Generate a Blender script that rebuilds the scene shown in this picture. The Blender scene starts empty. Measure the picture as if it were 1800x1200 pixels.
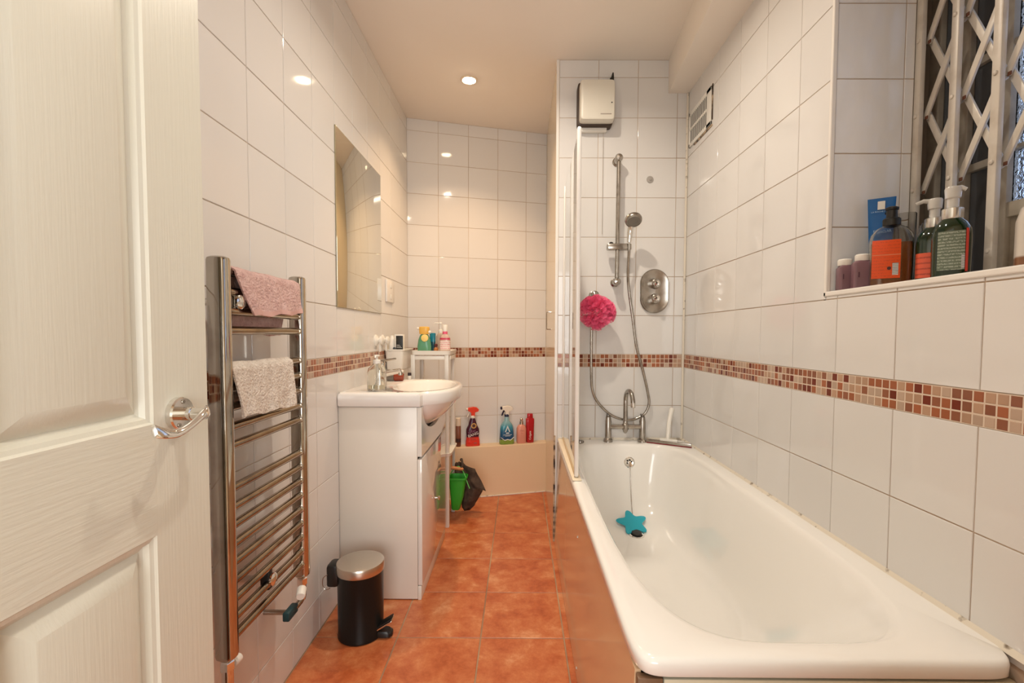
import bpy, bmesh, math, random
from math import sin, cos, pi, radians
from mathutils import Vector, Matrix

random.seed(7)
C = bpy.context.scene.collection
SC = bpy.context.scene

# ------------------------------------------------------------------ camera
F_PX, CX, CY = 827.2283, 908.786, 622.8852
PITCH, YAW, ROLL, CAM_H = 0.0426, -0.0056, 0.0037, 1.1017
cam_data = bpy.data.cameras.new('camera')
cam = bpy.data.objects.new('camera', cam_data)
C.objects.link(cam)
fw = Vector((sin(YAW)*cos(PITCH), cos(YAW)*cos(PITCH), -sin(PITCH)))
rt = Vector((cos(YAW), -sin(YAW), 0))
up = rt.cross(fw)
r2 = cos(ROLL)*rt + sin(ROLL)*up
u2 = -sin(ROLL)*rt + cos(ROLL)*up
cam.matrix_world = Matrix(((r2.x, u2.x, -fw.x, 0), (r2.y, u2.y, -fw.y, 0), (r2.z, u2.z, -fw.z, CAM_H), (0, 0, 0, 1)))
cam_data.sensor_width = 36.0
cam_data.lens = F_PX/1800*36
cam_data.shift_x = (900-CX)/1800
cam_data.shift_y = (CY-600)/1800
cam_data.clip_start = 0.02
SC.camera = cam

# ------------------------------------------------------------------ world, lights, exposure
SC.view_settings.view_transform = 'Standard'
SC.view_settings.look = 'None'
SC.view_settings.exposure = 0.11
SC.view_settings.gamma = 1.0
SC.view_settings.use_curve_mapping = False
world = bpy.data.worlds.new('world')
SC.world = world
world.use_nodes = True
world.node_tree.nodes['Background'].inputs[0].default_value = (0.50, 0.60, 0.78, 1)   # dusk outside the window
world.node_tree.nodes['Background'].inputs[1].default_value = 2.0


def area(name, loc, rot, size, power, col, shape='DISK', size_y=None):
    d = bpy.data.lights.new(name, 'AREA')
    d.shape = shape
    d.size = size
    if name == 'downlight_lamp':
        d.spread = radians(112 if loc[1] > 2 else 155)
    if size_y:
        d.size_y = size_y
    d.energy = power
    d.color = col
    o = bpy.data.objects.new(name, d)
    C.objects.link(o)
    o.location = loc
    o.rotation_euler = rot
    return o


WARM = (1.0, 0.66, 0.37)
DOWNLIGHTS = [(-0.285, 2.655), (0.10, 1.72), (0.02, 0.62)]
area('downlight_lamp', (-0.285, 2.655, 2.480), (0, 0, 0), 0.05, 4.7, WARM)
area('downlight_lamp', (0.10, 1.72, 2.484), (0, 0, 0), 0.05, 9.5, (1.0, 0.89, 0.74))
area('downlight_lamp', (0.02, 0.62, 2.484), (0, 0, 0), 0.05, 5.5, (1.0, 0.95, 0.88))  # added unseen downlight, lights the door and near end from above
area('hall_fill_light', (0.0, -1.93, 1.35), (radians(96), 0, 0), 1.7, 60, (0.95, 0.98, 1.0), 'RECTANGLE', 1.6)  # added soft fill in the hall behind the camera; no window is modelled


# ------------------------------------------------------------------ room numbers (metres)
P = 0.2025                       # tile pitch
XL, XR, YF, H = -0.7403, 0.861, 2.4704, 2.505
YB, AB = 3.1128, 0.2661          # left end and turn of the skewed back wall
XP = 0.187                       # face of the partition beside the bath
Z0R, Z0L, MH = 0.9996, 1.0101, 0.067   # mosaic top on right / left walls, mosaic height
SILL, YJ = 1.2246, 1.335         # window sill height, far jamb of the window

# ------------------------------------------------------------------ materials
MATS = {}


def nodes_of(m):
    m.use_nodes = True
    nt = m.node_tree
    return nt, nt.nodes['Principled BSDF']


def mat(name, col, rough=0.5, metal=0.0, coat=0.0, trans=0.0, ior=1.45, var=None, bump=None, rnd=0.0, emit=None, spec=None, sss=0.0, alpha=1.0):
    """var=(scale, colour2, low, high[, detail, stretch]); bump=(scale, strength, distance[, stretch]); rnd = per object brightness"""
    m = bpy.data.materials.new(name)
    nt, b = nodes_of(m)
    L = nt.links
    b.inputs['Base Color'].default_value = (*col, 1)
    b.inputs['Roughness'].default_value = rough
    b.inputs['Metallic'].default_value = metal
    b.inputs['Coat Weight'].default_value = coat
    b.inputs['Coat Roughness'].default_value = 0.03
    b.inputs['Transmission Weight'].default_value = trans
    b.inputs['IOR'].default_value = ior
    b.inputs['Alpha'].default_value = alpha
    if spec is not None:
        b.inputs['Specular IOR Level'].default_value = spec
    if sss:
        b.inputs['Subsurface Weight'].default_value = sss
        b.inputs['Subsurface Radius'].default_value = (0.01, 0.008, 0.006)
    out = None
    if var or bump:
        tc = nt.nodes.new('ShaderNodeTexCoord')
        geo = nt.nodes.new('ShaderNodeNewGeometry')
    if var:
        n = nt.nodes.new('ShaderNodeTexNoise')
        n.inputs['Scale'].default_value = var[0]
        n.inputs['Detail'].default_value = var[4] if len(var) > 4 else 4
        src = geo.outputs['Position']
        if len(var) > 5:
            mp = nt.nodes.new('ShaderNodeMapping')
            mp.inputs['Scale'].default_value = var[5]
            L.new(src, mp.inputs['Vector'])
            src = mp.outputs['Vector']
        L.new(src, n.inputs['Vector'])
        r = nt.nodes.new('ShaderNodeValToRGB')
        r.color_ramp.elements[0].position = var[2]
        r.color_ramp.elements[1].position = var[3]
        r.color_ramp.elements[0].color = (*col, 1)
        r.color_ramp.elements[1].color = (*var[1], 1)
        L.new(n.outputs['Fac'], r.inputs['Fac'])
        out = r.outputs['Color']
    if rnd:
        oi = nt.nodes.new('ShaderNodeObjectInfo')
        mr = nt.nodes.new('ShaderNodeMapRange')
        mr.inputs['To Min'].default_value = 1-rnd
        mr.inputs['To Max'].default_value = 1+rnd
        L.new(oi.outputs['Random'], mr.inputs['Value'])
        hs = nt.nodes.new('ShaderNodeHueSaturation')
        L.new(mr.outputs['Result'], hs.inputs['Value'])
        if out:
            L.new(out, hs.inputs['Color'])
        else:
            hs.inputs['Color'].default_value = (*col, 1)
        out = hs.outputs['Color']
    if out:
        L.new(out, b.inputs['Base Color'])
    if bump:
        n = nt.nodes.new('ShaderNodeTexNoise')
        n.inputs['Scale'].default_value = bump[0]
        n.inputs['Detail'].default_value = 5 if len(bump) < 5 else bump[4]
        src = geo.outputs['Position']
        if len(bump) > 3 and bump[3]:
            mp = nt.nodes.new('ShaderNodeMapping')
            mp.inputs['Scale'].default_value = bump[3]
            L.new(src, mp.inputs['Vector'])
            src = mp.outputs['Vector']
        L.new(src, n.inputs['Vector'])
        bn = nt.nodes.new('ShaderNodeBump')
        bn.inputs['Strength'].default_value = bump[1]
        bn.inputs['Distance'].default_value = bump[2]
        L.new(n.outputs['Fac'], bn.inputs['Height'])
        L.new(bn.outputs['Normal'], b.inputs['Normal'])
    if emit:
        b.inputs['Emission Color'].default_value = (*emit[0], 1)
        b.inputs['Emission Strength'].default_value = emit[1]
    MATS[name] = m
    return m


def two_tone(name, colA, colB, axis, edge, soft=0.002, rough=0.4, local=True, **k):
    """colour changes at a height (axis 0..2) of the object: flat print on a pack"""
    m = mat(name, colA, rough, **k)
    nt, b = nodes_of(m)
    tc = nt.nodes.new('ShaderNodeTexCoord')
    sp = nt.nodes.new('ShaderNodeSeparateXYZ')
    nt.links.new(tc.outputs['Object'], sp.inputs[0])
    mr = nt.nodes.new('ShaderNodeMapRange')
    mr.inputs['From Min'].default_value = edge-soft
    mr.inputs['From Max'].default_value = edge+soft
    nt.links.new(sp.outputs[axis], mr.inputs['Value'])
    mx = nt.nodes.new('ShaderNodeMix')
    mx.data_type = 'RGBA'
    mx.inputs[6].default_value = (*colA, 1)
    mx.inputs[7].default_value = (*colB, 1)
    nt.links.new(mr.outputs['Result'], mx.inputs[0])
    nt.links.new(mx.outputs[2], b.inputs['Base Color'])
    return m


def print_lines(name, bg, ink, scale, axis='Z', thr=0.5, rough=0.45, fill=0.5):
    """rows of small print too fine to read: bands along one axis broken by noise"""
    m = mat(name, bg, rough)
    nt, b = nodes_of(m)
    geo = nt.nodes.new('ShaderNodeNewGeometry')
    sp = nt.nodes.new('ShaderNodeSeparateXYZ')
    nt.links.new(geo.outputs['Position'], sp.inputs[0])
    mul = nt.nodes.new('ShaderNodeMath'); mul.operation = 'MULTIPLY'; mul.inputs[1].default_value = scale
    nt.links.new(sp.outputs[axis], mul.inputs[0])
    fr = nt.nodes.new('ShaderNodeMath'); fr.operation = 'FRACT'
    nt.links.new(mul.outputs[0], fr.inputs[0])
    gt = nt.nodes.new('ShaderNodeMath'); gt.operation = 'GREATER_THAN'; gt.inputs[1].default_value = thr
    nt.links.new(fr.outputs[0], gt.inputs[0])
    n = nt.nodes.new('ShaderNodeTexNoise'); n.inputs['Scale'].default_value = 420; n.inputs['Detail'].default_value = 1
    nt.links.new(geo.outputs['Position'], n.inputs['Vector'])
    g2 = nt.nodes.new('ShaderNodeMath'); g2.operation = 'GREATER_THAN'; g2.inputs[1].default_value = fill
    nt.links.new(n.outputs['Fac'], g2.inputs[0])
    a = nt.nodes.new('ShaderNodeMath'); a.operation = 'MULTIPLY'
    nt.links.new(gt.outputs[0], a.inputs[0]); nt.links.new(g2.outputs[0], a.inputs[1])
    mx = nt.nodes.new('ShaderNodeMix'); mx.data_type = 'RGBA'
    mx.inputs[6].default_value = (*bg, 1); mx.inputs[7].default_value = (*ink, 1)
    nt.links.new(a.outputs[0], mx.inputs[0])
    nt.links.new(mx.outputs[2], b.inputs['Base Color'])
    return m


TILE = mat('white_glazed_tile', (0.755, 0.735, 0.715), 0.06, coat=0.0, rnd=0.025, bump=(5, 0.10, 0.01, None, 1))
TILE_GREY = mat('marbled_glazed_tile', (0.80, 0.79, 0.78), 0.14, rnd=0.02, var=(7, (0.92, 0.91, 0.90), 0.45, 0.75, 6, (1, 1, 0.35)), bump=(5, 0.1, 0.01, None, 1))
GROUT = mat('tile_grout', (0.62, 0.50, 0.39), 0.9, var=(2.3, (0.42, 0.27, 0.17), 0.42, 0.68))
GROUT_L = mat('pale_tile_grout', (0.66, 0.56, 0.46), 0.9, var=(2.0, (0.48, 0.36, 0.26), 0.45, 0.7))
GROUT_F = mat('floor_grout', (0.34, 0.20, 0.12), 0.9, var=(3, (0.50, 0.36, 0.22), 0.4, 0.65))
GROUT_M = mat('mosaic_grout', (0.72, 0.58, 0.46), 0.9)
MOSAIC = [mat('mosaic_'+n, c, 0.16, rnd=0.10) for n, c in [
    ('dark_red', (0.165, 0.028, 0.014)), ('brown', (0.27, 0.10, 0.055)), ('terracotta', (0.36, 0.115, 0.052)),
    ('tan', (0.47, 0.29, 0.19)), ('pale_tan', (0.50, 0.36, 0.27))]]
PAINT = mat('cream_wall_paint', (0.80, 0.61, 0.41), 0.40, bump=(40, 0.05, 0.01))
CEIL = mat('ceiling_paint', (0.93, 0.86, 0.78), 0.75, bump=(14, 0.08, 0.01), var=(0.9, (0.89, 0.81, 0.72), 0.4, 0.7))
DOORW = mat('white_door_gloss_vertical_grain', (0.72, 0.70, 0.60), 0.30, bump=(16, 0.14, 0.003, (14, 14, 0.6)))
DOORH = mat('white_door_gloss_horizontal_grain', (0.72, 0.70, 0.60), 0.30, bump=(16, 0.22, 0.003, (6, 0.9, 12)))
CHROME = mat('chrome', (0.78, 0.76, 0.73), 0.07, 1.0)
CHROME_B = mat('tarnish_and_reflection_bar_chrome', (0.40, 0.34, 0.27), 0.12, 1.0, var=(14, (0.26, 0.21, 0.17), 0.45, 0.7))  # tarnish plus a dark hall's reflection, both put into the bar colour
CHROME_D = mat('tarnish_and_reflection_chrome', (0.52, 0.48, 0.42), 0.09, 1.0, var=(9, (0.34, 0.30, 0.26), 0.5, 0.75))  # tarnish tone, darkened further to carry the reflection of a dark hall
SATIN = mat('dull_satin_chrome', (0.44, 0.41, 0.37), 0.24, 1.0, var=(30, (0.29, 0.26, 0.23), 0.45, 0.75))
STEEL = mat('brushed_steel', (0.62, 0.57, 0.50), 0.28, 1.0, bump=(30, 0.03, 0.002, (1, 30, 1)))
BLACK = mat('black_plastic', (0.012, 0.011, 0.010), 0.35)
BLACKM = mat('black_enamel', (0.010, 0.009, 0.008), 0.30, spec=0.25)
ACRYL = mat('white_bath_acrylic', (0.92, 0.90, 0.86), 0.12, coat=0.4)
CERAM = mat('white_ceramic', (0.86, 0.83, 0.79), 0.08, coat=0.5)
VANITY = mat('white_lacquered_board', (0.77, 0.72, 0.64), 0.22)
VANITYG = mat('white_gloss_door_front', (0.80, 0.76, 0.70), 0.06, coat=0.6)
PANEL = mat('glossy_cream_bath_panel', (0.72, 0.49, 0.30), 0.13, coat=0.3, bump=(6, 0.04, 0.01, None, 1))
PANELE = mat('cream_end_panel', (0.72, 0.66, 0.50), 0.3)
PLW = mat('white_plastic', (0.82, 0.79, 0.73), 0.30)
PLWB = mat('white_upvc_trim', (0.84, 0.80, 0.75), 0.22)
CREAMP = mat('aged_cream_plastic', (0.74, 0.70, 0.61), 0.35)
DKBROWN = mat('dark_brown_plastic', (0.05, 0.028, 0.018), 0.5)
SEAL = mat('stained_silicone', (0.78, 0.71, 0.60), 0.4, var=(34, (0.14, 0.09, 0.05), 0.60, 0.74, 8))
MOULD = mat('mouldy_sealant', (0.55, 0.40, 0.26), 0.6, var=(22, (0.05, 0.03, 0.02), 0.45, 0.6, 8))
GLASS = mat('clear_glass', (0.96, 0.98, 0.97), 0.0, trans=1.0, ior=1.40)
GLASSB = mat('clear_bottle_plastic', (0.93, 0.93, 0.90), 0.03, trans=1.0, ior=1.35)
SOAPW = mat('clear_soap_liquid', (0.85, 0.82, 0.70), 0.02, trans=1.0, ior=1.33)
MIRROR = mat('mirror_silver', (0.78, 0.76, 0.66), 0.01, 1.0)
FLOORT = None


def floor_mat():
    m = mat('terracotta_floor_tile', (0.62, 0.20, 0.075), 0.30, rnd=0.06)
    nt, b = nodes_of(m)
    L = nt.links
    geo = nt.nodes.new('ShaderNodeNewGeometry')
    oi = nt.nodes.new('ShaderNodeObjectInfo')
    ad = nt.nodes.new('ShaderNodeVectorMath'); ad.operation = 'ADD'
    cx = nt.nodes.new('ShaderNodeCombineXYZ')
    mu = nt.nodes.new('ShaderNodeMath'); mu.operation = 'MULTIPLY'; mu.inputs[1].default_value = 37
    L.new(oi.outputs['Random'], mu.inputs[0]); L.new(mu.outputs[0], cx.inputs[2])
    L.new(geo.outputs['Position'], ad.inputs[0]); L.new(cx.outputs[0], ad.inputs[1])
    n = nt.nodes.new('ShaderNodeTexNoise'); n.inputs['Scale'].default_value = 8.5; n.inputs['Detail'].default_value = 9
    n.inputs['Roughness'].default_value = 0.72; n.inputs['Distortion'].default_value = 0.15
    L.new(ad.outputs[0], n.inputs['Vector'])
    r = nt.nodes.new('ShaderNodeValToRGB')
    e = r.color_ramp.elements
    e[0].position = 0.30; e[0].color = (0.36, 0.070, 0.020, 1)
    e[1].position = 0.68; e[1].color = (0.72, 0.33, 0.16, 1)
    k = e.new(0.45); k.color = (0.52, 0.135, 0.045, 1)
    k = e.new(0.56); k.color = (0.60, 0.20, 0.075, 1)
    L.new(n.outputs['Fac'], r.inputs['Fac'])
    L.new(r.outputs['Color'], b.inputs['Base Color'])
    return m


FLOORT = floor_mat()

# ------------------------------------------------------------------ geometry helpers


def sgnpow(v, p):
    return math.copysign(abs(v)**p, v)


def ring(cx, cy, a, b, n, N=32):
    return [(cx+a*sgnpow(cos(2*pi*i/N), 2/n), cy+b*sgnpow(sin(2*pi*i/N), 2/n)) for i in range(N)]


class MB:
    def __init__(s):
        s.v, s.f, s.m, s.mats = [], [], [], []
        s.X = None
        s.cur = 0

    def use(s, m):
        if m not in s.mats:
            s.mats.append(m)
        s.cur = s.mats.index(m)
        return s

    def add(s, vs, fs):
        o = len(s.v)
        if s.X is not None:
            vs = [s.X @ Vector(v) for v in vs]
        s.v += [tuple(v) for v in vs]
        s.f += [tuple(i+o for i in f) for f in fs]
        s.m += [s.cur]*len(fs)
        return s

    def box(s, x0, x1, y0, y1, z0, z1, bev=0.0):
        if x1 < x0: x0, x1 = x1, x0
        if y1 < y0: y0, y1 = y1, y0
        if z1 < z0: z0, z1 = z1, z0
        bev = min(bev, 0.45*min(x1-x0, y1-y0, z1-z0))
        bm = bmesh.new()
        bmesh.ops.create_cube(bm, size=1)
        for v in bm.verts:
            v.co = Vector(((x0+x1)/2+v.co.x*(x1-x0), (y0+y1)/2+v.co.y*(y1-y0), (z0+z1)/2+v.co.z*(z1-z0)))
        if bev > 0:
            bmesh.ops.bevel(bm, geom=bm.edges[:], offset=bev, segments=2, profile=0.5, affect='EDGES')
        bm.verts.index_update()
        s.add([v.co.copy() for v in bm.verts], [[v.index for v in f.verts] for f in bm.faces])
        bm.free()
        return s

    def rings(s, rs, closed=True, cap0=True, cap1=True):
        """rs: list of equal-length point rings (3-D)"""
        N = len(rs[0])
        vs = [p for r in rs for p in r]
        fs = []
        for k in range(len(rs)-1):
            for i in range(N if closed else N-1):
                j = (i+1) % N
                fs.append((k*N+i, k*N+j, (k+1)*N+j, (k+1)*N+i))
        if cap0: fs.append(tuple(reversed(range(N))))
        if cap1: fs.append(tuple((len(rs)-1)*N+i for i in range(N)))
        return s.add(vs, fs)

    def loft(s, secs, N=32, cap0=True, cap1=True):
        """secs: (cx, cy, z, a, b, n)"""
        return s.rings([[(x, y, z) for x, y in ring(cx, cy, a, b, n, N)] for cx, cy, z, a, b, n in secs], True, cap0, cap1)

    def lathe(s, prof, c=(0, 0, 0), axis=(0, 0, 1), N=24, cap0=True, cap1=True):
        q = Vector((0, 0, 1)).rotation_difference(Vector(axis).normalized())
        c = Vector(c)
        return s.rings([[c+q @ Vector((r*cos(2*pi*i/N), r*sin(2*pi*i/N), z)) for i in range(N)] for r, z in prof], True, cap0, cap1)

    def tube(s, pts, r, N=10, caps=True):
        pts = [Vector(p) for p in pts]
        rr = r if isinstance(r, (list, tuple)) else [r]*len(pts)
        T = []
        for i in range(len(pts)):
            a, b = pts[max(i-1, 0)], pts[min(i+1, len(pts)-1)]
            T.append((b-a).normalized())
        n = T[0].orthogonal().normalized()
        out = []
        for i, p in enumerate(pts):
            if i:
                n = T[i-1].rotation_difference(T[i]) @ n
            n = (n-T[i]*n.dot(T[i])).normalized()
            bnm = T[i].cross(n)
            out.append([p+rr[i]*(cos(2*pi*k/N)*n+sin(2*pi*k/N)*bnm) for k in range(N)])
        return s.rings(out, True, caps, caps)

    def prism(s, poly, t0, t1, plane='xz'):
        """poly in 2-D, extruded along the third axis from t0 to t1"""
        f = {'xz': lambda p, t: (p[0], t, p[1]), 'xy': lambda p, t: (p[0], p[1], t), 'yz': lambda p, t: (t, p[0], p[1])}[plane]
        return s.rings([[f(p, t0) for p in poly], [f(p, t1) for p in poly]])

    def mesh(s, name, smooth=True, off=(0, 0, 0), angle=35, recalc=True):
        me = bpy.data.meshes.new(name)
        ov = Vector(off)
        me.from_pydata([Vector(v)-ov for v in s.v], [], s.f)
        for m in s.mats:
            me.materials.append(m)
        if len(s.mats) > 1:
            for p, k in zip(me.polygons, s.m):
                p.material_index = k
        if recalc:
            bm = bmesh.new(); bm.from_mesh(me)
            bmesh.ops.recalc_face_normals(bm, faces=bm.faces[:])
            bm.to_mesh(me); bm.free()
        if smooth:
            me.shade_smooth()
            me.set_sharp_from_angle(angle=radians(angle))
        me.update()
        return me


def spline(pts, k=8):
    """Catmull-Rom through the points"""
    P_ = [Vector(p) for p in pts]
    out = []
    for i in range(len(P_)-1):
        p0, p1, p2, p3 = P_[max(i-1, 0)], P_[i], P_[i+1], P_[min(i+2, len(P_)-1)]
        for j in range(k):
            t = j/k
            out.append(0.5*((2*p1)+(p2-p0)*t+(2*p0-5*p1+4*p2-p3)*t*t+(3*p1-p0-3*p2+p3)*t**3))
    out.append(P_[-1])
    return out


def world_org(o):
    v = Vector((0, 0, 0))
    while o is not None:
        v += o.location
        o = o.parent
    return v


def tag(o, label=None, cat=None, group=None, kind=None):
    if label: o['label'] = label
    if cat: o['category'] = cat
    if group: o['group'] = group
    if kind: o['kind'] = kind
    return o


def obj(name, b, m=None, parent=None, smooth=True, loc=None, angle=35, label=None, kind=None):
    """one mesh object from builder b (world coordinates); parent = its thing / part"""
    if m is not None:
        b.mats = [m]; b.m = [0]*len(b.f)
    org = world_org(parent) if parent else Vector((0, 0, 0))
    L_ = Vector(loc) if loc is not None else (Vector((0, 0, 0)) if not parent else org)
    me = b.mesh(name, smooth, L_, angle)
    o = bpy.data.objects.new(name, me)
    C.objects.link(o)
    o.parent = parent
    o.location = L_-org
    if label: o['label'] = label
    if kind: o['kind'] = kind
    return o


def thing(name, label, cat, loc, group=None):
    o = bpy.data.objects.new(name, None)
    o.empty_display_size = 0.05
    C.objects.link(o)
    o.location = loc
    return tag(o, label, cat, group)


def rot_at(x, y, deg):
    return Matrix.Translation((x, y, 0)) @ Matrix.Rotation(radians(deg), 4, 'Z')


def lettering(body, size, M, m, parent, name='lettering', depth=0.0004, align='CENTER'):
    cu = bpy.data.curves.new(name, 'FONT')
    cu.body = body
    cu.size = size
    cu.extrude = depth
    cu.align_x = align
    cu.align_y = 'CENTER'
    cu.resolution_u = 2
    tmp = bpy.data.objects.new(name+'_tmp', cu)
    me = bpy.data.meshes.new_from_object(tmp)
    bpy.data.objects.remove(tmp)
    bpy.data.curves.remove(cu)
    org = world_org(parent)
    me.transform(Matrix.Translation(-org) @ M)
    me.materials.clear(); me.materials.append(m)
    me.name = name
    o = bpy.data.objects.new(name, me)
    C.objects.link(o)
    o.parent = parent
    return o


def face_cam(x, y, z, deg=0, tilt=0):
    """matrix that stands flat text (XY plane) up, facing -Y, turned by deg about Z, tilted in its own plane"""
    return Matrix.Translation((x, y, z)) @ Matrix.Rotation(radians(deg), 4, 'Z') @ Matrix.Rotation(pi/2, 4, 'X') @ Matrix.Rotation(radians(tilt), 4, 'Z')


# ------------------------------------------------------------------ tiles
TILE_MESH = {}
GAP = 0.0026


def tile_mesh(w, h, m, th=0.006, ch=0.0013):
    key = (round(w, 4), round(h, 4), m.name)
    if key not in TILE_MESH:
        def rect(i, z):
            return [(-w/2+i, -h/2+i, z), (w/2-i, -h/2+i, z), (w/2-i, h/2-i, z), (-w/2+i, h/2-i, z)]
        b = MB().use(m)
        b.rings([rect(0, -th), rect(0, -ch), rect(ch*0.35, -ch*0.3), rect(ch, 0)], True, False, True)
        TILE_MESH[key] = b.mesh('tile', False, recalc=False)
    return TILE_MESH[key]


def lay_tiles(parent, org, ux, uz, us, zs, m, hole=None, gap=GAP, name='tile', wob=0.0022, minsize=0.008, msel=None, zoff=0.0):
    """tiles on the plane org + u*ux + v*uz; front face looks along ux x uz. hole=(u0,u1,v0,v1) left open."""
    ux, uz = Vector(ux), Vector(uz)
    nn = ux.cross(uz)
    R = Matrix((ux, uz, nn)).transposed().to_4x4()
    base = world_org(parent)
    for a in range(len(us)-1):
        for c in range(len(zs)-1):
            cells = [(us[a], us[a+1], zs[c], zs[c+1])]
            if hole:
                h0, h1, k0, k1 = hole
                u0, u1, v0, v1 = cells[0]
                if u0 < h1-1e-6 and u1 > h0+1e-6 and v0 < k1-1e-6 and v1 > k0+1e-6:
                    cells = []
                    if u0 < h0-1e-6: cells.append((u0, h0, v0, v1))
                    if u1 > h1+1e-6: cells.append((h1, u1, v0, v1))
                    mu0, mu1 = max(u0, h0), min(u1, h1)
                    if v0 < k0-1e-6: cells.append((mu0, mu1, v0, k0))
                    if v1 > k1+1e-6: cells.append((mu0, mu1, k1, v1))
            for u0, u1, v0, v1 in cells:
                w, h = u1-u0-gap, v1-v0-gap
                if w < minsize or h < minsize:
                    continue
                mm = msel() if msel else m
                o = bpy.data.objects.new(name, tile_mesh(w, h, mm))
                C.objects.link(o)
                o.parent = parent
                t = Matrix.Rotation(random.uniform(-wob, wob), 4, 'X') @ Matrix.Rotation(random.uniform(-wob, wob), 4, 'Y')
                pos = Vector(org)+ux*(u0+u1)/2+uz*(v0+v1)/2+nn*zoff-base
                o.matrix_local = Matrix.Translation(pos) @ R @ t


def lay_mosaic(parent, org, ux, uz, u0, u1, ztop, stuff=False, seed=1):
    rg = random.Random(seed)
    p = MH/3
    n = int(round((u1-u0)/p))
    us = [u0+i*(u1-u0)/n for i in range(n+1)]
    zs = [ztop-MH+i*p for i in range(4)]

    def pick():
        return MOSAIC[rg.choices(range(5), [0.14, 0.27, 0.24, 0.20, 0.15])[0]]
    nn_ = Vector(ux).cross(Vector(uz))
    q = [Vector(org)+Vector(ux)*x+Vector(uz)*z for x, z in ((u0, ztop-MH), (u1, ztop-MH), (u1, ztop), (u0, ztop))]
    obj('mosaic_grout', MB().rings([[p_-nn_*0.004 for p_ in q], [p_-nn_*0.0007 for p_ in q]], True, False, True), GROUT_M, parent, smooth=False)
    if not stuff:
        lay_tiles(parent, org, ux, uz, us, zs, None, gap=0.0028, name='mosaic_tile', wob=0.004, msel=pick)
        return
    ux, uz = Vector(ux), Vector(uz)
    nn = ux.cross(uz)
    b = MB()
    for a in range(n):
        for c in range(3):
            b.use(pick())
            g = 0.0014
            q = [(us[a]+g, zs[c]+g), (us[a+1]-g, zs[c]+g), (us[a+1]-g, zs[c+1]-g), (us[a]+g, zs[c+1]-g)]
            o_ = Vector(org)
            b.rings([[o_+ux*x+uz*y-nn*0.005 for x, y in q], [o_+ux*x+uz*y for x, y in q]], True, False, True)
    obj('mosaic_strip', b, None, parent, smooth=False, kind='stuff')


def steps(lo, hi, anchor):
    """tile joints between lo and hi on the pitch through anchor"""
    k = math.ceil((lo-anchor)/P+1e-6)
    out = [lo]
    while anchor+k*P < hi-1e-6:
        out.append(anchor+k*P); k += 1
    return out+[hi]


REC = 0.0022    # grout lies this deep under the tile faces


def structure(name, b, m, smooth=False):
    o = obj(name, b, m, smooth=smooth)
    o['kind'] = 'structure'
    return o


# ------------------------------------------------------------------ room shell
# floor
FX = [-0.7403, -0.4406, -0.1378, 0.165, 0.1955]
FY = [1.6646+0.3028*k for k in range(-6, 7)]
floor = structure('floor', MB().box(-0.90, 1.0, -0.06, 3.7, -0.12, -REC), GROUT_F)
lay_tiles(floor, (0, 0, 0), (1, 0, 0), (0, 1, 0), FX, FY, FLOORT, gap=0.005, wob=0.001)
lay_tiles(floor, (0, 0, 0), (1, 0, 0), (0, 1, 0), [0.1955, 0.4678, 0.7706, 0.861], FY[:4]+[0.795], FLOORT, gap=0.005, wob=0.001)
structure('ceiling', MB().box(-0.90, 1.4, -0.12, 3.8, H, H+0.1), CEIL)

# left wall: grout bed with every tile on it
wl = structure('wall_left', MB().box(-0.87, XL-REC, -0.12, 3.7, -0.1, H+0.05), GROUT_L)
ANCH_L = YB-0.6008
ysL = steps(0.06, YB+0.02, ANCH_L)
o0, vU = (XL, 0, 0), (0, 0, 1)
lay_tiles(wl, o0, (0, 1, 0), vU, ysL, steps(Z0L, H, Z0L), TILE)
lay_tiles(wl, o0, (0, 1, 0), vU, ysL, steps(0.0, Z0L-MH, Z0L-MH), TILE)
lay_mosaic(wl, o0, (0, 1, 0), vU, 0.95, 2.62, Z0L, seed=3)
lay_mosaic(wl, o0, (0, 1, 0), vU, 2.62, 3.11, Z0L, True, seed=4)
lay_mosaic(wl, o0, (0, 1, 0), vU, 0.06, 0.95, Z0L, True, seed=5)

# right wall with the window opening
HOLE = (0.30, YJ, SILL, 2.30)
bw = MB()
bw.box(XR+REC, XR+0.2, HOLE[1]+0.012, 2.75, -0.1, H+0.05)
bw.box(XR+REC, XR+0.2, -0.12, HOLE[0], -0.1, H+0.05)
bw.box(XR+REC, XR+0.2, HOLE[0], HOLE[1], -0.1, SILL-0.012)
bw.box(XR+REC, XR+0.2, HOLE[0], HOLE[1], HOLE[3], H+0.05)
wr = structure('wall_right', bw, GROUT)
ysR = [-y for y in reversed(steps(0.06, YF, YF-0.171))]           # u runs along -Y
o0 = (XR, 0, 0)
HU = (-HOLE[1], -HOLE[0], HOLE[2], HOLE[3])
lay_tiles(wr, o0, (0, -1, 0), vU, ysR, steps(Z0R, H, Z0R), TILE, hole=HU)
lay_tiles(wr, o0, (0, -1, 0), vU, ysR, steps(0.53, Z0R-MH, Z0R-MH), TILE)
lay_mosaic(wr, o0, (0, -1, 0), vU, -YF+0.004, -0.76, Z0R, seed=11)
lay_mosaic(wr, o0, (0, -1, 0), vU, -0.76, -0.06, Z0R, True, seed=12)
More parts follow.
